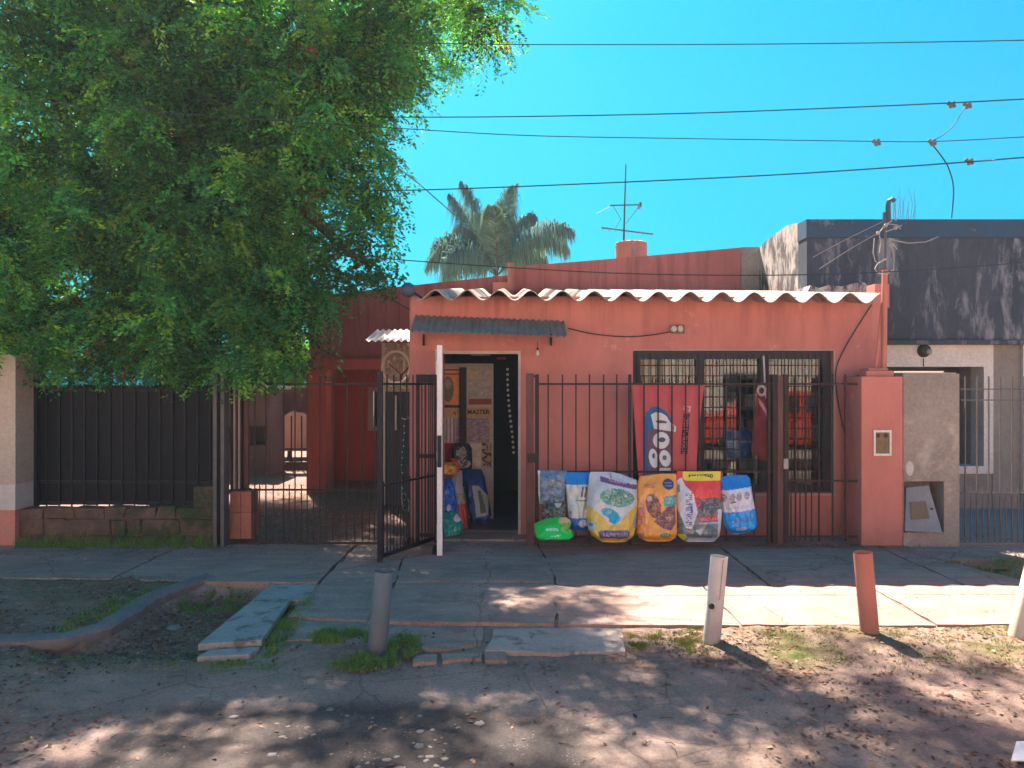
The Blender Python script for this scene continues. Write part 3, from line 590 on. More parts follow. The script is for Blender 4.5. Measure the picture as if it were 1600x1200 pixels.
def fD(px, py):
    c = base(px, (.80,.34,.05))*(.85+.3*nz(px,py,.09,4)); br_ = (.17,.055,.045)
    c = put(c, ell(px,py,1042,755,9,8), (.05,.05,.14)); c = put(c, ell(px,py,1042,755,6.5,5.5)&(np.floor(py/2)%2 == 0), (.25,.22,.3), .8)
    c = put(c, glyph(px,py,1006,1020,755,760,3,4), (.5,.12,.06)); m_ = ell(px,py,1018,788,11,19,-15); c = put(c, m_, (.30,.11,.08)); c = put(c, m_&(fbm(px*.5,py*.5,6) > .5), (.12,.05,.04)); c = put(c, ell(px,py,1012,777,4,4), (.5,.4,.38))
    m_ = inpoly(px,py,[(1018,812),(1038,790),(1052,785),(1054,815),(1046,826),(1034,823)]); c = put(c, m_, br_); c = put(c, m_&(fbm(px*.3,py*.6,8) > .52), (.28,.12,.09)); c = put(c, ell(px,py,1043,806,7,5)&(fbm(px*.4,py*.4,2) > .4), (.4,.25,.2))
    c = put(c, inpoly(px,py,[(1032,774),(1055,770),(1055,787),(1034,789)]), (.06,.30,.33)); c = put(c, glyph(px,py,1035,1054,776,784,3,9), (.30,.52,.52), .8)
    c = put(c, ell(px,py,1036,833,9,4), (.15,.26,.18)); c = put(c, glyph(px,py,1029,1042,831,835,2.4,3), (.4,.42,.2)); c = put(c, (px < 1003)&(fbm(px*.3,py*.2,11) > .5)&(py > 775), (.30,.18,.32)); return put(c, (px < 1006)&(fbm(px*.3,py*.15,13) > .5)&(py > 790), (.62,.16,.05))
def fE(px, py):
    c = base(px, (.70,.055,.035)); c = put(c, (py > 783+6*np.sin(px*.1)), (.20,.20,.20)); c = put(c, (py > 776)&(py < 800)&(px > 1085)&(fbm(px*.3,py*.3,5) > .45), (.09,.08,.08)); c = put(c, (py > 800)&(fbm(px*.22,py*.22,6) > .5), (.09,.13,.14))
    c = put(c, rect(px,py,1069,1125,736,750), (.80,.62,.03)); c = put(c, ell(px,py,1070,743,4.5,7), (.80,.62,.03))
    c = put(c, inpoly(px,py,[(1055,752),(1064,745),(1068,757),(1080,770),(1086,800),(1077,824),(1068,822),(1056,790),(1051,775)]), (.62,.62,.66)); c = put(c, glyph(px,py,1068,1078,767,820,3.2,7,True), (.12,.12,.25)); c = put(c, ell(px,py,1059,762,2,7), (.1,.3,.4))
    c = put(c, rect(px,py,1088,1120,804,813), (.50,.05,.05)); c = put(c, glyph(px,py,1090,1118,806,811,3,5), (.55,.3,.28)); c = put(c, rect(px,py,1088,1120,813,816), (.3,.45,.5))
    c = put(c, inpoly(px,py,[(1082,826),(1095,822),(1091,834)]), (.42,.50,.55)); c = put(c, ell(px,py,1064,838,7,6), (.62,.55,.06)); c = put(c, (px > 1119)&(py > 795), (.6,.6,.6)); return put(c, (py > 838)&(px > 1072), (.40,.45,.55))
def fF(px, py):
    s = py+(px-1150)*.13; c = base(px, (.62,.63,.68)); c = put(c, s < 762, (.015,.20,.58)); c = put(c, s > 797, (.01,.30,.75)); c = put(c, (s > 826)&(fbm(px*.3,py*.3,4) > .4), (.02,.16,.5))
    for a in (1128,1140,1150,1163): c = put(c, ell(px,py,a,774-(a-1150)*.13,4.5,6.5)&(fbm(px*.6,py*.6,a) > .35), (.22,.2,.27), .85)
    c = put(c, ell(px,py,1141,783,5,1.2,-10), (.03,.03,.04)); c = put(c, glyph(px,s,1132,1165,788,793,3,8), (.3,.4,.55), .7); c = put(c, glyph(px,s,1138,1174,808,814,3,12), (.05,.10,.28)); return put(c, ell(px,py,1155,824,9,3,-10), (.5,.6,.75), .7)
sack('pet_food_sack', [(735,840,886),(745,841,885),(770,841,884),(787,843,884)], 7.70, 7.68, .03, fA, 'small blue-grey sack hooked flat on the fence above the green bag', group=GS, seed=1)
sack('pet_food_sack', [(738,882,922),(760,884,922),(800,888,922),(822,891,921),(830,896,918)], 7.70, 7.60, .07, fB, 'narrow white sack with plain blue bands, behind the yellow and white sack', group=GS, seed=2)
sack('pet_food_sack', [(737,923,955),(741,921,972),(750,920,995),(785,917,996),(805,916,995),(826,919,993),(838,926,990),(846,940,978)], 7.62, 7.42, .13, fC, 'big white and yellow sack with green scene and purple band at its foot', group=GS, seed=3)
sack('pet_food_sack', [(740,1030,1056),(744,1000,1057),(760,994,1058),(800,992,1058),(830,994,1058),(840,998,1056),(845,1008,1048)], 7.64, 7.48, .11, fD, 'orange sack printed with brown shapes and a dark round seal', group=GS, seed=4)
eS = sack('pet_food_sack', [(736,1058,1127),(760,1056,1126),(800,1056,1128),(825,1058,1126),(838,1060,1124),(846,1070,1116)], 7.66, 7.50, .10, fE, 'red and charcoal sack with yellow strip along its top', group=GS, seed=5)
sack('pet_food_sack', [(742,1142,1166),(747,1122,1172),(770,1124,1175),(800,1129,1180),(818,1131,1183),(828,1136,1180),(834,1142,1160)], 7.68, 7.58, .09, fF, 'white sack with bright blue bands standing at the right end of the row', group=GS, seed=6)
text('AMAXI', 'strip_word', P(1075, 747, 7.612), .055, blk, eS, bold=.0012); text('E60', 'strip_number', P(1101, 747, 7.612), .055, blk, eS, bold=.0012)
def fG(px, py):
    c = base(px, (.01,.55,.06))*(.8+.4*nz(px,py,.12,4)); c = put(c, rect(px,py,852,872,822,827)&(fbm(px*.5,py,4) > .35), (.4,.7,.5)); c = put(c, ell(px,py,882,812,9,5), (.75,.5,.25)); c = put(c, (px>876)&(py<828)&(py>815)&(fbm(px*.4,py*.4,4)>.4), (.25,.4,.02)); return put(c, glyph(px,py,858,874,833,836,2.5,3), (.5,.8,.5))
sack('plastic_bag', [(808,868,884),(813,845,892),(818,835,893),(826,835,890),(831,836,895),(838,837,896),(843,842,890)], 7.45, 7.28, .11, fG, 'bright green bag lying on its side beneath the blue-grey sack', 'bag', seed=7)
def fH(px, py): return put(put(base(px, (.02,.03,.03)), fbm(px*.4,py*.4,3) > .5, (.12,.13,.08)), ell(px,py,872,786,5,6,30), (.5,.52,.5))
sack('pet_food_sack', [(786,850,884),(800,846,886),(815,848,884),(824,852,880)], 7.66, 7.58, .05, fH, 'dark sack half hidden between the blue-grey sack and the green bag', group=GS, seed=8)
# stock inside the doorway
def solid(c1, c2, s=.2, seed=1, thr=.5): return lambda px, py: put(base(px, c1), fbm(px*s, py*s, seed) > thr, c2)
GI = 'sacks stacked inside the shop doorway'
def fI(px, py):
    c = base(px, (.02,.05,.20)); c = put(c, inpoly(px,py,[(738,757),(748,757),(764,775),(763,803),(745,806)]), (.34,.34,.28)); return put(c, inpoly(px,py,[(747,765),(752,765),(760,798),(752,800)]), (.08,.09,.05))
sack('stock_sack', [(733,724,752),(745,722,757),(780,730,764),(805,734,768),(818,737,762)], 8.85, 8.60, .10, fI, 'dark blue sack with pale oval panel, nearest the dark part of the doorway', group=GI, seed=11)
sack('stock_sack', [(735,706,722),(760,704,724),(790,712,728),(800,713,730),(812,716,731),(826,722,731)], 8.70, 8.45, .07, lambda px, py: put(put(base(px,(.40,.36,.42)), py > 786, (.42,.07,.04)), (py > 770)&(py < 786)&(fbm(px*.4,py*.4,2) > .45), (.35,.25,.10)), 'slim lilac and rust red sack between the two blue ones', group=GI, seed=12)
sack('stock_sack', [(748,690,706),(760,688,710),(790,690,715),(803,692,715)], 8.45, 8.30, .07, lambda px, py: put(put(base(px,(.01,.13,.50)), fbm(px*.5,py*.5,3) > .62, (.02,.02,.10)), ell(px,py,702,792,4,5), (.5,.42,.5)), 'royal blue spotted sack on top of the teal one', group=GI, seed=13)
sack('stock_sack', [(800,690,712),(810,688,720),(825,688,724),(834,690,718),(840,692,708)], 8.25, 8.12, .09, lambda px, py: put(put(base(px,(.01,.24,.17)), fbm(px*.4,py*.4,6) > .6, (.02,.4,.32)), ell(px,py,716,808,6,6), (.6,.6,.72)), 'teal sack at the foot of the pile beside the open white door', group=GI, seed=14)
sack('stock_sack', [(722,692,706),(728,690,712),(736,690,716),(742,694,712)], 8.50, 8.42, .06, solid((.62,.36,.05), (.45,.2,.03)), 'golden yellow packet on top of the pile inside the doorway', 'packet', seed=15)
sack('stock_sack', [(716,704,712),(722,704,716),(732,708,719),(737,712,718)], 8.62, 8.55, .04, solid((.55,.09,.06), (.4,.05,.04)), 'small red packet leaning on the poster board', 'packet', seed=16)
def fJ(px, py):
    c = base(px, (.03,.03,.035)); m_ = ell(px,py,721,706,8,10)|ell(px,py,724,724,11,7); return put(c, m_&(fbm(px*.5,py*.5,5) > .45), (.28,.25,.25))
sack('stock_sack', [(692,710,732),(700,706,737),(720,706,738),(735,710,737)], 8.98, 8.92, .06, fJ, 'black sack with grey printed figure under the posters', group=GI, seed=17)
# goods seen through the window
shelf = thing('shop_shelf', (2.9, 9.0, .02), 'metal shelving seen dimly through the shop window', 'shelf')
for z in (.62, .98, 1.34, 1.70):
    w = MB(); w.box(1.5, 3.85, 8.95, 9.30, z, z+.02); w.build('shelf_board', plain('shelf_metal', (.2,.2,.2)), shelf)
for x in (1.5, 2.66, 3.83):
    w = MB(); w.box(x, x+.025, 8.93, 9.31, .02, 2.0); w.build('upright', M['irongrey'], shelf)
gcols = [(.45,.42,.36),(.35,.33,.30),(.10,.22,.45),(.5,.1,.05),(.42,.40,.40),(.30,.28,.22),(.55,.5,.42)]
def gmat(c):
    key = 'g%.2f%.2f' % (c[0], c[2])
    if key not in M: M[key] = plain('goods_card', c)
    return M[key]
ORD = 'first second third fourth fifth sixth seventh eighth ninth tenth eleventh twelfth thirteenth fourteenth fifteenth sixteenth'.split()
k = 0
for z in (.64, 1.0, 1.36, 1.72):
    x = 1.56; kk_ = 0
    while x < 3.75:
        ww = random.uniform(.10,.2); hh = random.uniform(.15,.28); c = gcols[k % 7] if z > .9 else gcols[(0,1,4,5,6)[k % 5]]
        w = MB(); w.box(x, x+ww, 8.97+random.uniform(0,.05), 9.2, z, z+hh)
        o = w.build('goods_box', gmat(c), bevel=.006,
                    label='%s packet, %s from the left on the %s shelf behind the shop window' % (('cream','taupe','blue','red','grey','brown','beige')[k % 7 if z > .9 else (0,1,4,5,6)[k % 5]], ORD[kk_], {.64:'lowest',1.0:'second lowest',1.36:'second highest',1.72:'highest'}[z]), cat='packet', group='packets on the shelves behind the window')
        x += ww+random.uniform(.02,.06); k += 1; kk_ += 1
sack('window_sack', [(672,1133,1170),(678,1130,1175),(700,1134,1176),(716,1136,1174)], 8.50, 8.45, .06, lambda px, py: put(base(px,(.02,.22,.60)), rect(px,py,1146,1154,672,720)|(np.abs(py-690)<1.5), (.4,.5,.6)), 'bright blue packet standing behind the middle window pane', 'packet', seed=21)

# ------------------------------------------------------------------ banner and pennant
def cloth(name, rows, Y, fn, label, cat, amp=.012, fold=9, seed=0, cell=.0045):
    rows = sorted(rows); ry = [r[0] for r in rows]; y0, y1 = ry[0], ry[-1]
    nv = int((y1-y0)/F*Y/cell); nu = int((max(r[2] for r in rows)-min(r[1] for r in rows))/F*Y/cell)
    U, Vv = np.meshgrid(np.linspace(0,1,nu), np.linspace(0,1,nv)); py = y0+(y1-y0)*Vv
    xl = np.interp(py, ry, [r[1] for r in rows]); xr = np.interp(py, ry, [r[2] for r in rows]); px = xl+(xr-xl)*U
    yy = Y + amp*np.sin(U*fold+Vv*1.5)*(.25+Vv) + (fbm(U*3+seed, Vv*3, seed)-.5)*.05*amp/.012 - np.abs(U-.5)*Vv*.03 
    V_ = np.stack([PX(px, Y), yy, HC-(py-600)/F*Y], -1).reshape(-1,3); id_ = np.arange(nu*nv).reshape(nv, nu)
    q_ = np.stack([id_[:-1,:-1], id_[1:,:-1], id_[1:,1:], id_[:-1,1:]], -1).reshape(-1,4); n_ = len(V_)
    V2 = V_.copy(); V2[:,1] += .003; org = Vector((float(V_[:,0].mean()), Y, float(V_[:,2].min()))); c = np.clip(fn(px, py),0,1).reshape(-1,3)
    return props(link(name, fastmesh(name, np.vstack([V_,V2]), np.vstack([q_, q_[:, ::-1]+n_]), M['cloth'], org, np.vstack([c,c]), smooth=True), None, org), label, cat)
def fban(px, py):
    c = base(px, (.46,.10,.11))*(.88+.24*nz(px,py,.05,3)); blue = (.035,.14,.30); wh = (.60,.66,.68)
    c = put(c, inpoly(px,py,[(1009,742),(1005,715),(1004,690),(1005,660),(1009,645),(1018,636),(1028,635),(1038,640),(1047,652),(1050,664),(1048,700),(1046,742)]), blue)
    c = put(c, inpoly(px,py,[(1014,740),(1011,700),(1014,672),(1050,668),(1048,742)]), (.22,.07,.10), .8)
    d = inpoly(px,py,[(1017,648),(1024,644),(1033,645),(1041,650),(1047,660),(1056,666),(1056,675),(1022,670)])
    edge = ell(px,py,1034,688,15,15)|ell(px,py,1021,716,9,17,-8)|ell(px,py,1039,716,11,15,-12); c = put(c, edge, (.06,.10,.16), .6)
    c = put(c, d, wh); c = put(c, ell(px,py,1033,659,9,2.4,5), (.15,.09,.12)); c = put(c, rect(px,py,1051.5,1053,664,676), (.1,.1,.12))
    c = put(c, ell(px,py,1033,688,13,13), wh); c = put(c, ell(px,py,1034,687,5.5,4), (.08,.10,.17))
    c = put(c, ell(px,py,1021,716,7,15,-8), wh); c = put(c, ell(px,py,1021,712,2.2,4.5), (.1,.12,.18)); c = put(c, ell(px,py,1039,716,9,13,-12), wh); c = put(c, ell(px,py,1038,715,3.4,4), (.1,.14,.2)); c = put(c, rect(px,py,1030,1048,731,737), wh, .9)
    s = px-(708-py)*.06; c = put(c, rect(s,py,1064,1074,646,710), (.035,.03,.06)); c = put(c, glyph(s,py,1065.5,1072.5,647,709,4.2,6,True), (.40,.15,.15)); return put(c, glyph(s,py,1063,1075,634,645,5,9,True), (.55,.38,.34))
cloth('dog_banner', [(600,987,1102),(612,988,1099),(640,990,1096),(680,993,1091),(720,996,1088),(752,998,1087)], 7.80, fban, 'red cloth banner with sideways word dog hanging behind the fence bars', 'banner')
def fpen(px, py): return put(put(base(px, (.24,.05,.06))*(.8+.4*nz(px,py,.1,5)), inpoly(px,py,[(1183,622),(1187,622),(1202,650),(1202,662)]), (.62,.38,.36)), ell(px,py,1190,610,8,9)&~ell(px,py,1190,610,4,5), (.6,.58,.56))
cloth('folded_pennant', [(598,1184,1197),(612,1182,1200),(640,1180,1203),(680,1177,1206),(708,1176,1208),(720,1190,1209)], 7.98, fpen, 'maroon pennant hanging folded in front of the window', 'pennant', amp=.03, fold=7, seed=4)
w = MB(); w.tube([P(1193,556,8.0), P(1194,575,8.0), P(1195,598,8.0), P(1196,622,7.99)], .009, 6); w.build('pennant_pole', M['pvcwhite'], label='short white stick holding the maroon pennant', cat='pole')

# ------------------------------------------------------------------ white door
dl = thing('shop_door', (-.74, 7.7, 0), 'white framed door swung wide open toward the street', 'door')
h0 = Vector((-.80, 8.17, 0)); h1 = Vector((-.69, 7.22, 0)); z0, z1 = .015, 2.02
def dv(f, z): return h0.lerp(h1, f) + Vector((0,0,z))
w = MB(); w.beam(dv(1,z0), dv(1,z1), .05, .05); w.build('stile', M['white'], dl)
w = MB(); w.beam(dv(0,z0), dv(0,z1), .05, .04); w.build('stile', M['white'], dl)
for z in (.12, .9, 1.95):
    w = MB(); w.beam(dv(.03,z), dv(.97,z), .04, .16 if z < .5 else .10); w.build('rail', M['white'], dl)
w = MB(); w.beam(dv(.03,.5), dv(.97,.5), .02, .7); w.build('lower_panel', M['white'], dl)
w = MB(); w.beam(dv(.03,1.42), dv(.97,1.42), .008, .96); w.build('glass_pane', M['glass'], dl)
w = MB(); w.box(-.708,-.672,7.155,7.19,.86,1.16); w.build('handle', M['blackgate'], dl)

# ------------------------------------------------------------------ fences and gates
FY = 7.76; barcache = {}
def barmesh(h, t, mat):
    k = (round(h,3), t, mat)
    if k not in barcache: m_ = MB(); m_.box(-t/2, t/2, -t/2, t/2, 0, h); barcache[k] = m_.mesh('bar', M[mat])
    return barcache[k]
def bar(par, x, y, z0, z1, t=.014, mat='iron', name='bar'): return link(name, barmesh(z1-z0, t, mat), par, Vector((x, y, z0)))
def rail(par, x0, x1, y, z, t=.012, mat='iron', h=.02): w = MB(); w.box(x0, x1, y-t, y-t+.008, z-h/2, z+h/2); return w.build('rail', M[mat], par)
ft, fb = PZ(585, FY), .035
f = thing('front_fence', (PX(1000,FY), FY, 0), 'dark iron bar fence right of the doorway with sacks leaned against it', 'fence')
for px in [857+21.4*i for i in range(16)]: bar(f, PX(px+random.uniform(-.6,.6),FY), FY, fb, ft)
for px in (984, 1201): bar(f, PX(px,FY), FY, 0, ft, .03)
rail(f, PX(842,FY), PX(1207,FY), FY, PZ(600,FY)); rail(f, PX(842,FY), PX(1207,FY), FY, PZ(737,FY)); rail(f, PX(842,FY), PX(1207,FY), FY, PZ(838,FY))
gp = thing('gate_post', (PX(832,FY), FY, 0), 'brown steel gate post right of the doorway', 'post')
w = MB(); w.box(PX(822,FY), PX(834,FY), FY-.04, FY+.04, -.02, ft+.01); w.build('box_section', M['postbrown'], gp, bevel=.003)
w = MB(); w.box(PX(836,FY), PX(842,FY), FY-.03, FY+.02, .0, ft); w.box(PX(834,FY), PX(836,FY), FY-.02, FY+.02, PZ(590,FY), ft-.01); w.build('stile', M['iron'], gp)
w = MB(); w.box(PX(824,FY), PX(840,FY), FY-.06, FY-.041, PZ(722,FY), PZ(708,FY)); w.build('lock_box', M['iron'], gp)
f2_ = thing('side_gate', (PX(1275,FY), FY, 0), 'narrow iron bar gate between double steel post and salmon pillar', 'gate')
for i, px in enumerate([1243,1259,1279.5,1301,1321,1341]): bar(f2_, PX(px,FY), FY, fb, ft)
for px in (1236,1250,1268): bar(f2_, PX(px,FY), FY, fb, PZ(754,FY), .010)
rail(f2_, PX(1230,FY), PX(1346,FY), FY, PZ(600,FY)); rail(f2_, PX(1230,FY), PX(1346,FY), FY, PZ(751,FY)); rail(f2_, PX(1230,FY), PX(1346,FY), FY, PZ(838,FY))
gq = thing('gate_post', (PX(1218,FY), FY, 0), 'double steel post standing in front of the shop window', 'post')
w = MB(); w.box(PX(1206,FY), PX(1213,FY), FY-.03, FY+.03, -.02, ft); w.box(PX(1224,FY), PX(1231,FY), FY-.03, FY+.03, -.02, ft); w.build('stile', M['iron'], gq)
w = MB(); w.box(PX(1214,FY), PX(1223,FY), FY-.02, FY+.02, -.02, ft-.01); w.build('box_section', M['postbrown'], gq)
w = MB(); w.box(PX(1222,FY), PX(1229,FY), FY-.05, FY-.031, PZ(732,FY), PZ(716,FY)); w.build('lock_box', M['metal'], gq)
# post cluster left of the door
gl = thing('bar_screen', (PX(666,FY), FY, 0), 'narrow dark bar panel fixed to the wall left of the white door', 'bar screen')
for px in (653, 681): bar(gl, PX(px,FY+.1), FY+.1, 0, ft, .035)
for px in (659,665,670,676): bar(gl, PX(px,FY+.1), FY+.1, .04, ft-.08, .012)
w = MB(); w.box(PX(651,FY+.1), PX(683,FY+.1), FY+.085, FY+.13, ft-.085, ft-.0); w.build('top_plate', M['iron'], gl)
for z in (PZ(714,FY), .08): rail(gl, PX(651,FY+.1), PX(683,FY+.1), FY+.1, z, h=.04)
rail(gl, XL-.02, PX(651,FY+.1), FY+.1, PZ(600,FY+.1))
# open gate leaf
og = thing('open_gate', (PX(595,7.05), 7.05, 0), 'black iron bar gate leaf swung open to the left of the doorway', 'gate')
a0 = Vector((PX(594,7.03), 7.03, 0)); a1 = Vector((PX(682,7.9), 7.9, 0))
w = MB(); w.box(a0.x-.024, a0.x+.024, a0.y-.024, a0.y+.024, .0, 1.77); w.build('stile', M['blackgate'], og, bevel=.003)
for z, h in ((.045,.04),(1.65,.02),(.70,.02)):
    w = MB(); w.beam(a0+Vector((0,0,z)), a1+Vector((0,0,z)), .02, h); w.build('rail', M['blackgate'], og)
for k in range(1, 9): q = a0.lerp(a1, k/9); bar(og, q.x, q.y, .05, 1.74, .012, 'blackgate')
for k in range(8): q = a0.lerp(a1, (k+.5)/9); bar(og, q.x, q.y, .05, .74, .010, 'blackgate')
# carport gate
cg = thing('carport_gate', (PX(480,FY), FY, 0), 'long low-set iron bar gate across the carport entrance, left of the open leaf', 'gate')
for px in [398, 415.5, 443, 461, 480, 500, 520, 542, 566, 585]: bar(cg, PX(px,FY), FY, fb, ft-.01, .011)
for px in [405.5, 427, 452, 471, 490, 510, 531, 554, 577]: bar(cg, PX(px,FY), FY, fb, PZ(757,FY), .010)
for y in (600, 765, 848): rail(cg, PX(390,FY), PX(590,FY), FY, PZ(y,FY))
lp = thing('gate_post', (PX(348,FY), FY-.05, 0), 'tall slotted black steel post at the end of the low stone wall', 'post')
w = MB(); w.box(PX(340,FY), PX(345.5,FY), FY-.12, FY+.02, -.02, PZ(578,FY)); w.box(PX(351.5,FY), PX(357,FY), FY-.12, FY+.02, -.02, PZ(578,FY)); w.build('flange', M['irongrey'], lp)
w = MB(); w.box(PX(345.5,FY), PX(351.5,FY), FY-.02, FY+.01, -.02, PZ(584,FY)); w.box(PX(345.5,FY), PX(351.5,FY), FY-.11, FY+.02, PZ(583,FY), PZ(578,FY)); w.build('web', M['blackgate'], lp)
fl = thing('folded_shutter', (PX(374,7.95), 7.95, .55), 'old narrow shutter of vertical strips standing folded on the salmon stub', 'shutter')
for i, (a, b_, m_) in enumerate(((361,364,'iron'),(365,367.5,'beige'),(368.5,370.5,'postbrown'),(371.5,374,'beige'),(375,377.5,'iron'),(379,386,'postbrown'))):
    w = MB(); w.box(PX(a,7.95), PX(b_,7.95), 7.93+.01*i, 7.97+.01*i, PZ(768,7.95), PZ(600+random.uniform(-3,4),7.95)); w.build('strip', M[m_], fl)
w = MB(); w.box(PX(360,7.95), PX(388,7.95), 7.9, 8.04, PZ(768,7.95)-.02, PZ(764,7.95)); w.build('foot', M['iron'], fl)
st = thing('gate_stub', (PX(376,7.85), 7.9, 0), 'low salmon painted masonry stub beside the slotted black post', 'masonry stub')
for a, b_, y0, y1 in ((359,375.6,801,842),(376.2,392.5,801,842),(359,375.6,768,800.5),(376.2,392.5,768,800.5)):
    w = MB(); w.box(PX(a,7.82), PX(b_,7.82), 7.82, 8.05, max(-.05,PZ(y1,7.82)), PZ(y0,7.82)); w.build('block', M['stub'], st, bevel=.006)

# salmon pillar with meter box
sp = thing('salmon_pillar', (PX(1378,7.7), 7.8, 0), 'wide salmon masonry pillar with small white meter frame', 'pillar')
PY = 7.66
w = MB(); w.box(PX(1346,PY), PX(1411,PY), PY, PY+.42, -.1, PZ(588,PY)); w.build('body', M['pillar'], sp, bevel=.012)
w = MB(); w.box(PX(1358,PY), PX(1402,PY), PY+.06, PY+.34, PZ(588,PY), PZ(579,PY)); w.box(PX(1364,PY), PX(1396,PY), PY+.1, PY+.3, PZ(579,PY), PZ(575,PY)); w.build('cap', M['pillar'], sp, bevel=.01)
mx0, mx1, mz0, mz1 = PX(1364.5,PY), PX(1392,PY), PZ(712,PY), PZ(672,PY); w = MB()
for a in ((mx0,mx1,mz1-.022,mz1),(mx0,mx1,mz0,mz0+.022),(mx0,mx0+.018,mz0+.022,mz1-.022),(mx1-.018,mx1,mz0+.022,mz1-.022)): w.box(a[0],a[1],PY-.015,PY-.001,a[2],a[3])
mf = w.build('meter_frame', M['white'], sp)
w = MB(); w.box(mx0+.018,mx1-.018,PY-.006,PY-.001,mz0+.022,mz1-.022); w.build('meter_window', pm('brown_meter', (.11,.07,.035), (.20,.14,.07), 14, .5, .2), mf)
for dx in (.045,.125): w = MB(); w.lathe((mx0+dx, PY-.008, mz1-.055), [(.0,-.004),(.02,-.004),(.022,0),(0,.001)], 10, 'Y'); w.build('dial', blk, mf)
mast = thing('service_mast', (PX(1382,7.85), 7.85, PZ(579,7.85)), 'salmon pipe mast with slanting brace and weatherhead above the pillar', 'mast')
w = MB(); w.tube([P(1381,577,7.85), P(1382.5,422,7.85)], .028, 10); w.build('pipe', M['pvcred'], mast, smooth=True)
w = MB(); w.tube([P(1368,577,7.85), P(1379,470,7.88), P(1381,440,7.88)], .016, 8); w.build('brace', M['pvcred'], mast, smooth=True)
w = MB(); w.tube([P(1383,424,7.85), P(1384,340,7.85)], .012, 8); w.build('upper_pipe', M['irongrey'], mast, smooth=True)
w = MB(); w.tube([P(1388,345,7.87), P(1387.5,322,7.87), P(1389,314,7.86), P(1393,311,7.86), P(1398,314,7.86)], .028, 8, taper=.022); w.tube([P(1382,346,7.86),P(1382,332,7.86)], .018, 6); w.build('weatherhead', plain('weatherhead_grey', (.05,.08,.11)), mast, smooth=True)
w = MB(); w.tube([P(1399,316,7.86), P(1400,345,7.86)], .005, 5); w.build('pale_lead', M['wirepale'], mast)
mw = MB(); random.seed(5)
for pts in ([(1366,372),(1364,395),(1367,408),(1372,412),(1382,404)],[(1384,405),(1372,412),(1367,420),(1371,427),(1385,429),(1395,422),(1398,406),(1395,392),(1392,383)],[(1374,368),(1376,380),(1375,395)],[(1390,383),(1398,384),(1401,390)],[(1378,355),(1390,350),(1402,352),(1408,358)],[(1384,362),(1396,358),(1410,352)],[(1372,364),(1384,352),(1394,345)],[(1388,372),(1398,376),(1420,380),(1445,378),(1466,370)]):
    mw.tube([P(a+random.uniform(-1,1), b_, 7.8) for a, b_ in pts], .006, 5)
for c in ((1372,364),(1394,383),(1384,352),(1399,356)): mw.lathe(P(c[0],c[1],7.8), [(0,-.02),(.018,-.015),(.022,0),(.016,.016),(0,.02)], 8)
mw.build('wire_tangle', M['wirepale'], mast)

# concrete meter wall with niche and leaning cabinet door
cp = thing('concrete_wall_stub', (PX(1455,7.72), 7.9, 0), 'bare grey concrete block wall stub with square niche near its foot', 'wall stub')
CY = 7.70; cx0, cx1, ct = PX(1411,CY)+.002, PX(1499,CY), PZ(584,CY); nx0, nx1, nz0, nz1 = PX(1412.5,CY), PX(1475,CY), PZ(832,CY), PZ(752,CY)
w = MB()
for a in ((cx0,nx0,nz0,nz1),(nx1,cx1,nz0,nz1),(cx0,cx1,-.1,nz0),(cx0,cx1,nz1,ct)): w.box(a[0],a[1],CY,CY+.36,a[2],a[3])
w.box(nx0,nx1,CY+.26,CY+.36,nz0,nz1); w.build('body', M['concrete'], cp)
w = MB(); w.box(cx0+.004, cx1-.02, CY+.02, CY+.34, ct+.001, ct+.012); w.build('coping', pm('coping_red', (.45,.25,.2), (.35,.3,.27), 9), cp)
cd = thing('meter_cabinet_door', (PX(1442,7.68), 7.68, nz0), 'blue-grey metal cabinet door leaning askew in the concrete niche', 'cabinet door')
q = [(1414,830),(1416,762),(1451,758),(1473,833)]
w = MB(); w.add([P(a,b_,7.67 if i in (0,3) else 7.76) for i,(a,b_) in enumerate(q)]+[P(a,b_,7.67 if i in (0,3) else 7.76)+Vector((0,.025,0)) for i,(a,b_) in enumerate(q)], [(0,1,2,3),(7,6,5,4),(0,4,5,1),(1,5,6,2),(2,6,7,3),(3,7,4,0)])
w.build('leaf', pm('blue_grey_metal', (.20,.24,.27), (.15,.18,.21), 5, .5, .1), cd, bevel=.004)
q = [(1424,812),(1422,785),(1446,783),(1452,810)]; w = MB(); w.add([P(a,b_,7.688 if i in (0,3) else 7.722)+Vector((0,-.006,0)) for i,(a,b_) in enumerate(q)]+[P(a,b_,7.70 if i in (0,3) else 7.735) for i,(a,b_) in enumerate(q)], [(0,1,2,3),(7,6,5,4),(0,4,5,1),(1,5,6,2),(2,6,7,3),(3,7,4,0)])
w.build('inspection_window', plain('brown_glass', (.15,.12,.08)), cd)
w = MB(); w.lathe(P(1456,795,7.70), [(0,-.006),(.012,-.005),(.012,.004),(0,.005)], 10, 'Y'); w.build('lock', blk, cd)
w = MB(); w.lathe(P(1421,732,CY-.002), [(0,-.010),(.03,-.010),(.042,-.004),(.042,.002)], 14, 'Y')
w.v = [(x, y, (z-P(1421,732,CY).z)*1.8+P(1421,732,CY).z) for x,y,z in w.v]; w.build('patch_plate', plain('plaster_white', (.5,.48,.45)), cp)

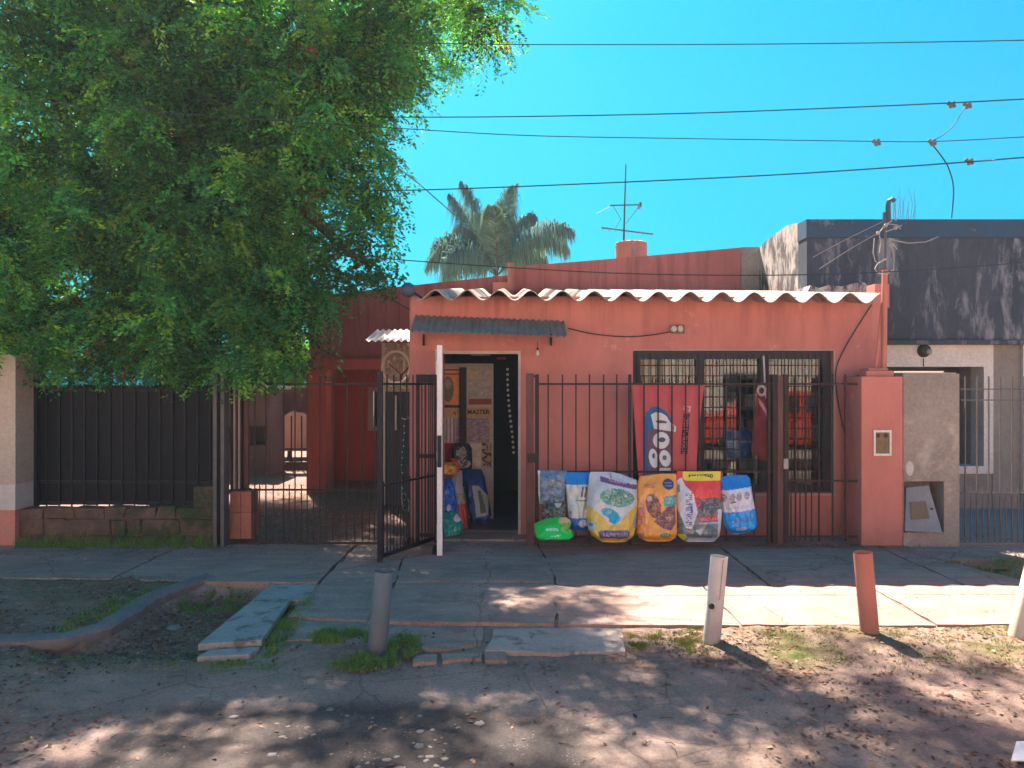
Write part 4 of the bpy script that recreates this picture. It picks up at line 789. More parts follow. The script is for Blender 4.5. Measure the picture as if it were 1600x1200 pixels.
# right neighbour
nb = thing('neighbour_house', (6, 10, 0), 'flat roofed neighbour house with tall faded black parapet and white window surround', 'house')
NY = 10.0; nx = PX(1256, NY)
w = MB(); w.box(nx, 9, NY-.10, NY+.2, PZ(531,NY-.1), PZ(372,NY-.1)); w.build('black_parapet', M['navy'], nb)
w = MB(); w.box(nx-.01, 9, NY-.115, NY+.2, PZ(371.5,NY-.1), PZ(343,NY-.1)); w.build('parapet_band', M['bluecoping'], nb)
w = MB(); w.box(nx-.02, 9, NY-.17, NY+.2, PZ(538,NY-.17), PZ(531.5,NY-.17)); w.build('drip_edge', M['navy'], nb)
prof = [(NY+.201,2.3),(NY+.201,PZ(343,NY)),(10.6,3.88),(11.4,3.84),(12.1,3.74),(12.6,3.62),(13.2,3.3),(13.2,2.3)]
w = MB(); w.prismx(prof, nx, nx+.22); w.build('side_wall', M['oldwall'], nb)
ox0, ox1, oz0, oz1 = PX(1370,NY), PX(1535,NY), PZ(728,NY), PZ(573,NY)
w = MB()
for a in ((4.10,ox1,oz1,2.19),(ox1+.001,PX(1550,NY),oz0-.10,2.19),(4.10,ox1,oz0-.10,oz0)): w.box(a[0],a[1],NY-.03,NY+.25,a[2],a[3])
w.build('white_surround', M['whitewall'], nb)
w = MB(); w.box(4.10,PX(1550,NY),NY,NY+.25,-.1,oz0-.101); w.box(PX(1550,NY)+.001,PX(1594,NY),NY-.01,NY+.25,-.1,2.19); w.box(PX(1606,NY),9,NY-.01,NY+.25,-.1,2.19); w.build('cement_wall', M['stoneclad'], nb)
w = MB(); w.box(PX(1594,NY),PX(1606,NY),NY-.06,NY+.25,-.0,2.19); w.build('white_pilaster', M['whitewall'], nb)
w = MB(); w.box(ox0,ox1+.2,NY+.9,NY+1.0,0,2.2); w.box(ox1,ox1+.1,NY+.251,NY+.9,0,2.2); w.box(ox0,ox1,NY+.25,NY+.9,oz0-.12,oz0-.02); w.box(4.10,ox0-.002,NY+.251,NY+.89,0,2.185); w.build('porch_recess', M['greenpl'], nb)
w = MB(); w.box(ox0,PX(1495,NY+.5),NY+.45,NY+.5,oz0,oz1+.05); nw = w.build('porch_window', M['windowframe'], nb)
w = MB(); w.box(ox0+.05,PX(1490,NY+.44),NY+.435,NY+.449,oz0+.06,oz1-.05); w.build('pane', glassm('dark_glass', .25, (.15,.16,.18)), nw)
w = MB(); w.box(4.10, 9, NY+.2, NY+3, 2.19, 2.29); w.build('roof_slab', M['concrete'], nb)
lamp = thing('bulkhead_lamp', P(1443,548,NY-.03), 'round black wall lamp on the white surround', 'wall lamp')
w = MB(); w.lathe(P(1443,548,NY-.03), [(0,-.085),(.045,-.08),(.075,-.055),(.088,-.02),(.088,0)], 20, 'Y'); w.build('cage', plain('lamp_black', (.03,.035,.035), .4), lamp, smooth=True)
w = MB(); w.lathe(P(1447,550,NY-.03), [(0,-.095),(.022,-.092),(.04,-.08),(.04,-.06)], 12, 'Y'); w.build('lens', plain('lamp_glass', (.22,.22,.21), .2), lamp, smooth=True)
w = MB(); w.tube([P(1443,560,NY-.035), P(1443,573,NY-.035)], .006, 6); w.build('conduit', M['iron'], lamp)
rf = thing('neighbour_fence', (PX(1560,FY), FY, 0), 'grey iron bar fence of the neighbour right of the concrete stub', 'fence')
for i, px in enumerate(np.arange(1508, 1760, 18.4)): 
    bar(rf, PX(px,FY), FY, .03, PZ(588,FY), .012, 'irongrey'); bar(rf, PX(px+9,FY), FY, .03, PZ(762,FY), .009, 'irongrey')
for y in (608, 625, 770, 842): rail(rf, PX(1500,FY), PX(1760,FY), FY, PZ(y,FY), mat='irongrey', h=.012)
w = MB(); rnd = random.Random(3)
tw = thing('bare_twigs', P(1410,342,NY), 'bare thin twigs rising above the black parapet behind the mast', 'shrub')
for k in range(12):
    x = 1392+k*3.4; p0 = P(x,344,NY+.05); w = MB(); w.tube([p0, P(x+rnd.uniform(-3,4),322+rnd.uniform(-6,8),NY+.05), P(x+rnd.uniform(-6,8),300+rnd.uniform(-14,16),NY+.05)], .004, 4, taper=.0015); w.build('twig', M['bark'], tw)
# right shop corner: red upstand on the roof and white crumpled flashing
w = MB(); w.box(PX(1354,8.6), PX(1376,8.6), 8.4, 8.6, 2.5, PZ(447,8.6)); w.build('corner_upstand', M['salmon'], shop)
w = MB(); rnd = random.Random(8); pts = [(PX(px,9.4), 9.4, PZ(py,9.4)) for px, py in ((1255,462),(1262,447),(1275,452),(1290,447),(1310,449),(1330,444),(1345,443),(1352,449),(1352,464))]
w.prism([(p[0],p[2]) for p in pts], 9.3, 9.7); w.build('roof_rubble', M['oldwall'], shop)

# ------------------------------------------------------------------ awning over the door
aw = thing('door_awning', (-.25, 8.0, PZ(525,7.75)), 'small grey-green corrugated awning above the shop doorway', 'awning')
ax0, ax1 = PX(641,7.75), PX(886,7.75); nn = 24*8; V = []; Fq = []
for j, (yy, f0) in enumerate(((7.72, 0), (8.19, 1))):
    for i in range(nn+1):
        u = i/nn; x = ax0+(ax1-ax0)*u + (.0 if j == 0 else 0); zf = PZ(518+8*u, 7.72); zb = PZ(493+9*u, 8.19); z = zf if j == 0 else zb; V.append((x, yy+ (.006*math.sin(i*.7) if j == 0 else 0), z + .010*math.cos(u*24*2*math.pi)))
for i in range(nn): Fq.append((i, i+1, i+nn+2, i+nn+1))
mb = MB(); mb.add(V, Fq); me = mb.mesh('sheet', M['awning'], WL[aw.name]); bm = bmesh.new(); bm.from_mesh(me); bmesh.ops.solidify(bm, geom=bm.faces[:], thickness=.003); bm.to_mesh(me); bm.free(); link('sheet', me, aw)
for px in (662, 861):
    w = MB(); w.beam(P(px,540,8.18), P(px,523,8.18), .02, .02); w.beam(P(px,524,8.17), (PX(px,7.76), 7.76, PZ(524,7.76)+.005), .02, .02); w.beam(P(px,539,8.17), (PX(px,8.0)*1.0, 7.98, PZ(526,7.98)), .012, .012); w.build('bracket', M['iron'], aw)
lb = thing('hanging_bulb', P(840,552,8.1), 'small bare bulb hanging right of the doorway', 'bulb')
w = MB(); w.tube([P(840,534,8.1), P(840,543,8.1)], .004, 5); w.lathe(P(840,543,8.1), [(.0,.0),(.012,0),(.013,-.025),(.008,-.028)], 8); w.build('socket', blk, lb)
w = MB(); w.lathe(P(840,547,8.1), [(.008,0),(.02,-.025),(.022,-.04),(.014,-.058),(0,-.063)], 12); w.build('bulb', plain('bulb_glass', (.6,.58,.55), .15), lb, smooth=True)
fx = thing('wall_floodlight', P(1057,514,8.15), 'small twin lamp fitting on the salmon wall above the window', 'wall lamp')
w = MB(); w.box(PX(1050,8.17),PX(1070,8.17),8.165,8.198,PZ(521,8.17),PZ(508,8.17)); w.build('plate', plain('fitting_brown', (.15,.11,.1)), fx, bevel=.004)
for px in (1052, 1062): w = MB(); w.lathe(P(px,514,8.16), [(0,-.05),(.03,-.045),(.038,-.01),(.03,0)], 12, 'Y'); w.build('lamp_head', plain('fitting_pale', (.45,.42,.38)), fx, smooth=True)
fx2 = thing('roof_floodlight', P(640,453,7.9), 'dark round floodlight at the left end of the wavy roof edge', 'floodlight')
w = MB(); w.lathe(P(640,453,7.95), [(0,-.09),(.05,-.08),(.078,-.04),(.08,.0),(.05,.05),(0,.06)], 16, 'X'); w.build('head', plain('floodlight_dark', (.05,.08,.11)), fx2, smooth=True)
w = MB(); w.tube([P(648,458,7.95), P(660,466,8.15)], .012, 6); w.build('arm', M['iron'], fx2)

# ------------------------------------------------------------------ cables
WY2 = 6.4
def cable(pts, Y, r, label, mat='wire', name='overhead_cable', clamps=(), group=None):
    Ys = Y if isinstance(Y, (list, tuple)) else [Y+1.9*max(0, (1600-a)/1150) if Y == WY2 else Y for a, _ in pts]
    P3 = [P(a, b_, y) for (a, b_), y in zip(pts, Ys)]; out_ = []
    for i in range(len(P3)-1):
        p0 = P3[max(i-1,0)]; p1 = P3[i]; p2 = P3[i+1]; p3 = P3[min(i+2,len(P3)-1)]
        for k in range(6):
            t = k/6; out_.append(.5*((2*p1)+(p2-p0)*t+(2*p0-5*p1+4*p2-p3)*t*t+(3*p1-p0-3*p2+p3)*t**3))
    out_.append(P3[-1]); o = MB(); o.tube(out_, r, 5)
    if not clamps: return o.build(name, M[mat], label=label, cat='cable', group=group, org=tuple(P3[0]))
    root = thing(name, tuple(P3[0]), label, 'cable', group); o.build('strand', M[mat], root)
    for c in clamps:
        q = P(c[0], c[1], 6.58 if Ys[0] > 6.65 or Ys[0] < 6.5 else Ys[0]); w = MB()
        for dx, dz, rr in ((-.022,.012,.018),(.02,.015,.016),(.0,-.02,.018),(.03,-.018,.014)): w.lathe(q+Vector((dx,0,dz)), [(0,-rr),(rr*.8,-rr*.6),(rr,0),(rr*.8,rr*.6),(0,rr)], 8)
        w.box(q.x-.03,q.x+.035,q.y-.01,q.y+.01,q.z-.008,q.z+.008); w.build('clamp', plain('clamp_metal', (.12,.13,.15)), root)
cable([(-400,75),(450,66),(800,69.5),(1200,69),(1600,63),(2000,52)], WY2, 0.0049, 'highest overhead cable, crossing above everything near the top')
cable([(-400,150),(250,175),(630,183),(1000,179),(1300,169),(1600,155),(2000,132)], WY2, 0.0058, 'second cable from the top, with two clamps at its right end', clamps=((1486,163),(1511,164)))
cable([(-400,120),(215,172),(400,186),(630,201),(830,212),(1100,217),(1370,221),(1460,221),(1600,214),(2000,190)], WY2+.2, 0.0041, 'thin third cable passing in front of the tree and carrying two clamps', clamps=((1369,222),(1456,222)))
cable([(-400,290),(440,298),(600,298),(800,292),(1200,274),(1514,253),(1600,246),(2000,215)], WY2, 0.0062, 'lowest thick street cable, just above the palm tops', clamps=((1514,252),))
cable([(1509,166),(1500,180),(1488,198),(1472,212),(1457,220)], WY2+.05, .004, 'short curved jumper cable between second and third cables', name='jumper_cable')
cable([(1455,224),(1468,240),(1482,262),(1490,295),(1487,340)], [WY2+.2]*3+[7, 8], .006, 'curved drop cable hanging toward the black parapet', name='drop_cable')
cable([(560,200),(610,252),(660,292),(720,345),(765,385)], [9,10,12,14,16], .010, 'diagonal cable running down behind the palm fronds', name='drop_cable')
cable([(540,396),(595,403),(665,409),(830,420),(1000,428),(1200,430),(1380,425),(1600,410),(1900,380)], 7.7, .0055, 'thin cable crossing low over the wavy roof to the mast', name='service_cable')
cable([(1280,420),(1330,388),(1372,364)], 8, .0035, 'pale stay wire rising to the mast from the left', 'wirepale', 'stay_wire')
cable([(1270,402),(1320,375),(1380,346)], 8, .003, 'upper pale stay wire reaching the weatherhead from the left', 'wirepale', 'stay_wire')
cable([(888,513),(930,522),(980,526),(1020,523),(1048,518)], 8.17, .006, 'dark flex sagging across the wall to the twin lamp', name='wall_cable')
cable([(1362,476),(1340,510),(1318,548),(1306,580),(1309,625),(1320,680),(1335,745)], 8.17, .007, 'brown flex snaking down the wall right of the window', name='wall_cable')
cable([(560,440),(600,461),(640,484)], [9,8.6,8.18], .006, 'thin cable slanting to the upper left corner of the shop front', name='wall_cable')

# ------------------------------------------------------------------ chimney tank and antenna
ck = thing('roof_flue', P(986,402,12.6), 'stubby round salmon flue standing on the rear roof', 'chimney')
c0 = P(986,405,12.6); w = MB(); w.lathe(c0-Vector((0,0,.3)), [(.265,0),(.265,.56),(.24,.575),(.0,.575)], 24); w.build('drum', pm('flue_salmon', (.42,.22,.17), (.33,.17,.13), 4), ck, smooth=True)
w = MB(); w.tube([P(991,404,12.33), P(990,386,12.33)], .015, 6); w.build('seam', M['metal'], ck)
an = thing('tv_antenna', P(975,380,12.6), 'thin television antenna mast rising from the round flue', 'antenna')
w = MB(); w.tube([P(974.5,382,12.6), P(976,320,12.6), P(978,257,12.6)], .018, 6, taper=.010); w.build('mast', M['irongrey'], an)
w = MB(); w.tube([P(953,321,12.6), P(1000,320,12.6)], .012, 5); w.tube([P(958,322,12.6),P(970,342,12.6),P(962,356,12.6)], .006, 4); w.tube([P(998,323,12.6),P(978,350,12.6)], .006, 4); w.tube([P(953,323,12.6),P(932,334,12.0)], .006, 4); w.box(PX(998,12.6),PX(1001,12.6),12.5,12.7,PZ(325,12.6),PZ(318,12.6)); w.build('upper_boom', M['irongrey'], an)
w = MB(); a_, b_ = P(941,356,12.6), P(1020,366,12.6); w.tube([a_, b_], .012, 5)
for k in range(9): q = a_.lerp(b_, k/8); w.tube([q-Vector((.05,.3,.05)), q+Vector((.05,.3,.02))], .008, 4)
w.build('lower_boom', M['irongrey'], an)

# ------------------------------------------------------------------ left side: pillar, stone wall, sheet fence
pl = thing('beige_pillar', (PX(0,7.8), 7.8, 0), 'beige rendered pillar with salmon foot at the far left', 'pillar')
w = MB(); w.box(-6.2, PX(24,7.75), 7.75, 8.12, PZ(757,7.75), 1.95); w.build('shaft', M['beige'], pl)
w = MB(); w.box(-6.2, PX(24,7.75)-.001, 7.749, 8.12, PZ(797,7.75), PZ(757,7.75)-.001); w.build('pale_band', pm('flaked_white', (.5,.5,.48), (.38,.36,.33), 6), pl)
w = MB(); w.box(-6.2, PX(24,7.75)-.002, 7.748, 8.12, -.05, PZ(797,7.75)-.001); w.build('salmon_foot', pm('salmon_foot_paint', (.55,.17,.12), (.35,.2,.15), 5), pl)
sw = thing('low_stone_wall', (-4, 7.85, 0), 'low mossy stone wall under the black sheet fence', 'wall')
w = MB(); w.box(PX(25,7.9), PX(340,7.9), 7.86, 8.1, -.05, PZ(800,7.9)); w.build('core', M['mortar'], sw)
rnd = random.Random(21); x = PX(26,7.8); zt = PZ(795,7.8)
for r_, (zb, zh) in enumerate(((-.03,.11),(.08,.17),(.25,.12))):
    x = PX(26,7.82)-rnd.uniform(0,.05)
    while x < PX(338,7.82)-.08:
        ww = min(rnd.uniform(.14,.5), PX(340,7.82)-x); hh = zh-.012 + (rnd.uniform(-.012,.02) if r_ == 2 else 0)
        w = MB(); d = rnd.uniform(-.015,.015); w.box(x+.003, x+ww-.003, 7.82+d, 8.0, zb, zb+hh+.006)
        w.v = [(a+rnd.uniform(-.02,.02), b+rnd.uniform(-.014,.014), c+rnd.uniform(-.014,.014)) for a, b, c in w.v]; w.build('stone', M['stone'], sw, bevel=.012); x += ww
w = MB(); w.box(PX(303,7.86), PX(339,7.86), 7.84, 8.08, .36, PZ(760,7.86)); w.build('raised_block', M['stone'], sw, bevel=.01)
w = MB(); w.box(PX(26,8.1)-.0, PX(50,8.1), 8.121, 8.20, .3, 1.93); w.build('grey_return', M['greenpl'], pl)  # narrow grey-green return behind the pillar shaft
sf = thing('sheet_fence', (-3.9, 8.05, .36), 'black metal sheet fence of upright boards above the low stone wall', 'fence')
SY = 8.16; px = 56
rnd = random.Random(4)
while px < 338:
    step = 19.6; w = MB(); d = rnd.uniform(-.008,.008); w.box(PX(px+.8,SY), PX(px+step-.8,SY), SY+d, SY+d+.012, PZ(788,SY)+rnd.uniform(-.01,.01), PZ(604+rnd.uniform(-3,3),SY)); w.build('board', M['blacksheet'], sf); px += step
w = MB(); w.box(PX(52,SY), PX(340,SY), SY+.03, SY+.06, PZ(789,SY), PZ(602,SY)); w.build('backing', M['blackgate'], sf)
for y in (610, 753, 786): w = MB(); w.box(PX(53,8.1), PX(340,8.1), 8.09, 8.115, PZ(y,8.1)-.015, PZ(y,8.1)+.015); w.build('rail', M['blackgate'], sf)
for px in list(np.arange(73, 340, 19.6)): bar(sf, PX(px,8.075), 8.075, PZ(792,8.075), PZ(600,8.075), .012, 'blackgate')
bar(sf, PX(56,8.07), 8.07, PZ(793,8.07), PZ(590,8.07), .05, 'blackgate', 'end_post')

# ------------------------------------------------------------------ yard behind
yw = thing('yard_wall', (-4.8, 14.5, 0), 'dark weathered yard wall with an arched opening behind the carport gate', 'wall')
YW = 14.5; zt_ = PZ(605, YW)
M['yardwall'] = pm('dark_yard_wall', (.14,.095,.08), (.075,.05,.048), 2, .9, .4, 30, c3=(.2,.15,.13), s3=3, t3=.62)
o0, o1, oz0, oz1 = PX(428,YW), PX(478,YW)+.2, PZ(722,YW), PZ(662,YW)
w = MB(); w.box(-11, o0, YW, YW+.2, -.05, zt_); w.box(o0, o1, YW, YW+.2, -.05, oz0); w.box(o1, -2.9, YW, YW+.2, -.05, zt_)
arc = [(o0+(o1-o0)*k/12, oz1+.26*math.sin(math.pi*k/12)) for k in range(13)]
w.prism(arc + [(o1, zt_), (o0, zt_)], YW, YW+.2); w.build('masonry', M['yardwall'], yw)
w = MB()
for x in np.linspace(o0+.12, o1-.1, 4): w.box(x-.012,x+.012,YW+.05,YW+.07,oz0,oz1+.15)
w.box(o0,o1,YW+.04,YW+.05,PZ(702,YW)-.015,PZ(702,YW)+.015); w.build('opening_bars', M['iron'], yw)
sh = thing('garden_shed', (-7.2, 13.6, 0), 'dark low outbuilding against the yard wall behind the shutter', 'shed')
w = MB(); w.box(-8.4, PX(424,13.6), 13.5, 14.4, -.05, .55); w.box(-8.4, PX(424,13.6), 13.5, 14.4, .9, 1.55); w.box(-8.4,-5.6,13.5,14.4,.55,.9); w.box(PX(420,13.6),PX(424,13.6),13.5,14.4,.55,.9); w.build('walls', M['yardwall'], sh)
w = MB(); w.box(-8.6, PX(428,13.4), 13.4, 14.45, 1.55, 1.60); w.build('roof', M['fiber'], sh)
# pale rounded car seen through the arch
pc = thing('pale_salmon_car', (-4.7, 16.6, 0), 'pale salmon rounded vehicle glimpsed through the arched opening', 'car')
w = MB(); prof = [(-1.1,.25),(-1.15,.7),(-.9,.95),(-.35,1.05),(.0,1.32),(.6,1.38),(1.1,1.1),(1.5,.95),(1.6,.6),(1.55,.25)]
w.prism([(x-4.6, z) for x, z in prof], 15.7, 17.3); w.build('body', plain('salmon_car_paint', (.70,.38,.28), .3), pc, bevel=.06, smooth=True)
w = MB(); w.prism([(-4.4,1.06),(-4.55,1.09),(-4.3,1.28),(-4.05,1.30),(-3.9,1.12)], 15.67, 15.699); w.build('side_window', M['dark'], pc)
for x in (-5.3, -3.5): w = MB(); w.lathe((x,15.75,.3), [(0,-.1),(.28,-.1),(.30,-.05),(.30,.1),(0,.1)], 18, 'Y'); w.build('wheel', blk, pc)
# side canopy, ring ornament and weathered panel left of the shop
scn = thing('side_canopy', (-1.5, 9.9, PZ(533,9.7)), 'small sunlit white corrugated canopy left of the shop front', 'canopy')
V = []; Fq = []; nn = 80
for j, (yy, z_) in enumerate(((9.62, PZ(533,9.62)), (10.25, PZ(516,10.25)))):
    for i in range(nn+1): u = i/nn; V.append((PX(571,9.62)+(XL-PX(571,9.62))*u + (.04 if j else 0)*(1-u), yy, z_+.012*math.cos(u*9*2*math.pi)))
for i in range(nn): Fq.append((i, i+1, i+nn+2, i+nn+1))
w = MB(); w.add(V, Fq); me = w.mesh('sheet', plain('white_sheet', (.72,.68,.62)), WL[scn.name]); bm = bmesh.new(); bm.from_mesh(me); bmesh.ops.solidify(bm, geom=bm.faces[:], thickness=.004); bm.to_mesh(me); bm.free(); link('sheet', me, scn)
wp = thing('weathered_lattice_door', (-1.42, 10.3, 0), 'weathered beige door with peeling panels under the white side canopy', 'door')
w = MB(); w.box(PX(597,10.3), XL, 10.30, 10.36, PZ(612,10.3), PZ(536,10.3)); w.build('upper_panel', pm('peeling_beige', (.50,.43,.37), (.24,.205,.18), 9, .9, .5, 30, c3=(.75,.70,.64), s3=12, t3=.55), wp)
w = MB(); w.box(PX(597,10.3), PX(602,10.3), 10.27, 10.299, .0, PZ(536,10.3)); w.box(PX(630,10.3), PX(634,10.3), 10.27, 10.299, PZ(600,10.3), PZ(540,10.3)); w.build('stile', M['whitewall'], wp)
w = MB(); w.box(PX(602,10.3), XL, 10.31, 10.35, -.02, PZ(612,10.3)-.002); w.build('lower_panel', plain('door_navy', (.04,.05,.07)), wp)
w = MB(); w.box(PX(617,10.2), PX(619.5,10.2), 10.2, 10.22, PZ(672,10.2), PZ(618,10.2)); w.build('pull_bar', M['whitewall'], wp)
rg = thing('hoop_ornament', P(618,570,9.9), 'thin pale hoop with crossed struts above the open gate leaf', 'ornament')
w = MB(); c_ = P(619,574,9.9); w.tube([c_+Vector((.18*math.cos(a), 0, 0.21*math.sin(a))) for a in np.linspace(0, 2*math.pi, 25)], .018, 6, cap=False); w.build('hoop', pm('hoop_beige', (.8,.74,.64), (.7,.62,.52), 8), rg, smooth=True)
w = MB(); w.tube([P(608,568,9.9), P(628,586,9.9)], .007, 5); w.tube([P(640,572,9.9), P(628,586,9.9), P(625,600,9.9)], .012, 5); w.build('strut', M['postbrown'], rg)
ch = thing('spotted_cord', P(630,815,8.6), 'dark cord with pale spots hanging from a hook behind the open gate leaf', 'cord')
pp = [P(633,655,8.6),P(631,690,8.6),P(628,720,8.6),P(629,760,8.6),P(633,790,8.6)]; w = MB(); w.tube(pp, .014, 6); w.build('strand', plain('cord_navy', (.03,.05,.08)), ch)
spm = MB(); spm.lathe((0,0,0), [(0,-.008),(.008,-.004),(.008,.004),(0,.008)], 6); spme = spm.mesh('spot', wht)
for k in range(14): f_ = k/13*4; i = min(3, int(f_)); q = pp[i].lerp(pp[i+1], f_-i); link('spot', spme, ch, q+Vector((.004*(-1)**k, -.015, 0)))
w = MB(); w.tube([P(627,653,8.6),P(633,656,8.6),P(639,652,8.6)], .01, 6); w.build('hook', M['metal'], ch)
hz_ = MB(); hz_.tube([P(626,758,8.4),P(632,770,8.4),P(640,785,8.4),P(638,800,8.4),P(630,795,8.4),P(627,775,8.4),P(626,758,8.4)], .007, 6)
hz_.build('garden_hose', plain('hose_green', (.18,.35,.22)), label='loop of pale green hose hanging behind the open gate leaf', cat='hose')

# ------------------------------------------------------------------ bollards
def bollard(px0, py0, px1, py1, wpx, mat, label, shape='pipe', yoff=0):
    b0 = G(px0, py0); Y = b0.y; top = P(px1, py1, Y-.0+yoff); r = wpx/2/F*Y; root = thing('street_bollard', tuple(b0), label, 'bollard', 'short pipe bollards along the street edge')
    w = MB(); d = (top-b0).normalized(); w.tube([b0-d*.08, b0+d*(top-b0).length*.5, top], r, 20, cap=False); w.tube([top, top-d*.06], r*.88, 20, cap=False)
    n_ = 20; b_ = len(w.v)-n_*4
    w.build('pipe', M[mat], root, smooth=True)
    w = MB(); w.tube([top-d*.045, top-d*.025], r*.87, 20); w.build('fill', M['mortar'], root); return root, top, b0, r
bollard(590, 1009, 600, 892, 30, 'pvcgrey', 'blue-grey bollard ringed by grass, left of the others')
rt, top_, b0_, r_ = bollard(1112, 998, 1124, 869, 27, 'pvcwhite', 'chipped white bollard between the grey and the salmon one')
w = MB(); w.lathe(b0_.lerp(top_, .42)+Vector((-.035,-r_+.004,0)), [(0,-.006),(.018,-.005),(.02,.003)], 10, 'Y'); w.build('dark_knot', blk, rt)
w = MB(); w.beam(b0_.lerp(top_,.5)+Vector((.01,-r_-.001,0)), top_+Vector((.01,-r_-.001,-.01)), .004, .003); w.build('seam', M['concrete'], rt)
bollard(1359, 990, 1348, 863, 28, 'pvcred', 'salmon bollard leaning left with its shadow on the grass')
bollard(1592, 994, 1618, 888, 30, 'pvccream', 'cream bollard cut off by the right edge')

# ------------------------------------------------------------------ street details: stones, twigs, litter
def pebble_mesh(seed):
    r_ = random.Random(seed); bm = bmesh.new(); bmesh.ops.create_icosphere(bm, subdivisions=1, radius=1)
    for v in bm.verts: v.co = Vector((v.co.x*(1+r_.uniform(-.2,.2)), v.co.y*(1+r_.uniform(-.2,.2)), v.co.z*.35))
    for f_ in bm.faces: f_.smooth = True
    me = bpy.data.meshes.new('stone'); bm.to_mesh(me); bm.free(); me.materials.append(M['rock']); return me
pms = [pebble_mesh(i) for i in range(6)]; rnd = random.Random(12)
def zg(x, y): return float(gheight(np.array([x]), np.array([y]))[0])
spots = [(657,1128,16),(676,1127,12),(655,1150,18),(658,1166,10),(672,1167,14),(695,1169,12),(682,1180,13),(737,1173,8),(620,1168,12),(595,1188,16),(575,1196,22),(480,1125,12),(500,1128,7),(490,1136,8),(440,1140,10),(600,1125,9),(586,1120,8),(630,1196,20),(560,1184,10),(625,1185,24),(555,1195,14),(530,1199,20),(700,1199,18),(750,1115,20),(210,1132,14),(365,1107,18),(515,1095,16),(690,1137,6),(696,1145,6),(680,1141,7),(672,1152,7),(450,1122,8),(425,1170,16),(860,1187,16),(1478,1101,7),(1426,1115,10),(1270,1110,6),(270,952,26),(240,955,14)]
for px, py, s in spots:
    g_ = G(px, py); r_ = s/2/F*g_.y; o = link('stone', rnd.choice(pms), street, Vector((g_.x, g_.y, zg(g_.x, g_.y)))); o.scale = (r_, r_*rnd.uniform(.8,1.4), r_*.7); o.rotation_euler = (rnd.uniform(-.1,.1), 0, rnd.uniform(0,6))
for k in range(35):
    x = rnd.gauss(-.7,.75); y = rnd.uniform(2.9,4.0); r_ = rnd.uniform(.006,.018); o = link('stone', rnd.choice(pms), street, Vector((x, y, zg(x, y)))); o.scale = (r_*rnd.uniform(1,1.6), r_, r_*.6); o.rotation_euler = (0,0,rnd.uniform(0,6))
w = MB(); g0 = G(1600,1175); w.box(g0.x-.05, g0.x+.25, g0.y-.06, g0.y+.12, -.012, -.008); w.v = [(a+ (b-g0.y)*.8, b, c) for a,b,c in w.v]; w.build('paper_scrap', plain('paper_white', (.7,.7,.68)), label='scrap of white paper lying at the lower right edge', cat='paper')
# twigs
w = MB()
for k in range(150):
    x = rnd.uniform(-2.8,3.0); y = rnd.uniform(3.2,5.1) ; a = rnd.uniform(0,3.14); l = rnd.uniform(.03,.09); z = zg(x,y)+.006
    w.tube([(x,y,z),(x+math.cos(a)*l*.5+.005,y+math.sin(a)*l*.5,z+.004),(x+math.cos(a)*l,y+math.sin(a)*l,z)], .002, 3, cap=False)
w.build('fallen_twigs', M['bark'], kind='stuff', org=(0,0,0))
# litter leaves
def scatter_leaves(name, X, Y, Z, size, cols, seed=0, mat='litter'):
    r_ = np.random.default_rng(seed); n_ = len(X); a = r_.uniform(0, 2*np.pi, n_); s = size*r_.uniform(.25,1.25,n_)
    ux = np.stack([np.cos(a), np.sin(a), r_.uniform(-.35,.35,n_)], 1)*s[:,None]; vx = np.stack([-np.sin(a), np.cos(a), r_.uniform(-.35,.35,n_)], 1)*(s*.5)[:,None]
    c = np.stack([X, Y, Z+.004+size*.1], 1); V_ = np.stack([c-ux, c-vx, c+ux, c+vx], 1).reshape(-1,3); q_ = np.arange(n_*4).reshape(-1,4)
    col = np.array(cols)[r_.integers(0, len(cols), n_)]*r_.uniform(.6,1.3,(n_,1)); return props(link(name, fastmesh(name, V_, q_, M[mat], (0,0,0), np.repeat(col,4,0))), kind='stuff')
r2 = np.random.default_rng(5); n_ = 100000; X = r2.uniform(-5,5,n_); Y = r2.uniform(2.9,6.6,n_); d, s_, g_ = masks(X, Y); pn_ = fbm(X*2.5, Y*2.5, 44)
dens = .015 + .55*s_*sstep(.35,.65,pn_) + .9*in_ditch(X,Y); keep = r2.uniform(0,1,n_) < dens; onp = (Y > 5.15)&(X > -1.7); keep &= ~onp
X, Y = X[keep], Y[keep]; scatter_leaves('fallen_leaves', X, Y, gheight(X, Y), .017, [(.16,.085,.055),(.20,.12,.08),(.09,.05,.035),(.24,.16,.11),(.07,.045,.035)], 2)
n_ = 5200; X = np.concatenate([r2.uniform(-5,4.6,1800), PX(r2.uniform(1180,1420,4200), 7.6), r2.uniform(3.6,5,700), r2.normal(1.2,.9,1400), r2.uniform(-5,-1.2,2500)]); Y = np.concatenate([r2.uniform(5.2,7.7,1800), 7.74-np.abs(r2.normal(0,.09,4200)), r2.uniform(6.8,7.7,700), 7.72-np.abs(r2.normal(0,.06,1400)), 7.75-np.abs(r2.normal(0,.35,2500))])
k_ = ~((X < -1.6)&(Y < 6.4)); X, Y = X[k_], Y[k_]; scatter_leaves('pavement_leaf_litter', X, Y, np.full(len(X), .006), .011, [(.14,.07,.045),(.22,.13,.08),(.30,.20,.13)], 3)
n_ = 9000; X = r2.uniform(-5,-1.2,n_); Y = 7.85+(r2.uniform(0,1,n_)**1.3)*4.8; scatter_leaves('yard_leaf_litter', X, Y, np.full(n_, .004), .02, [(.12,.06,.04),(.20,.11,.07),(.06,.05,.03),(.30,.2,.14)], 4)
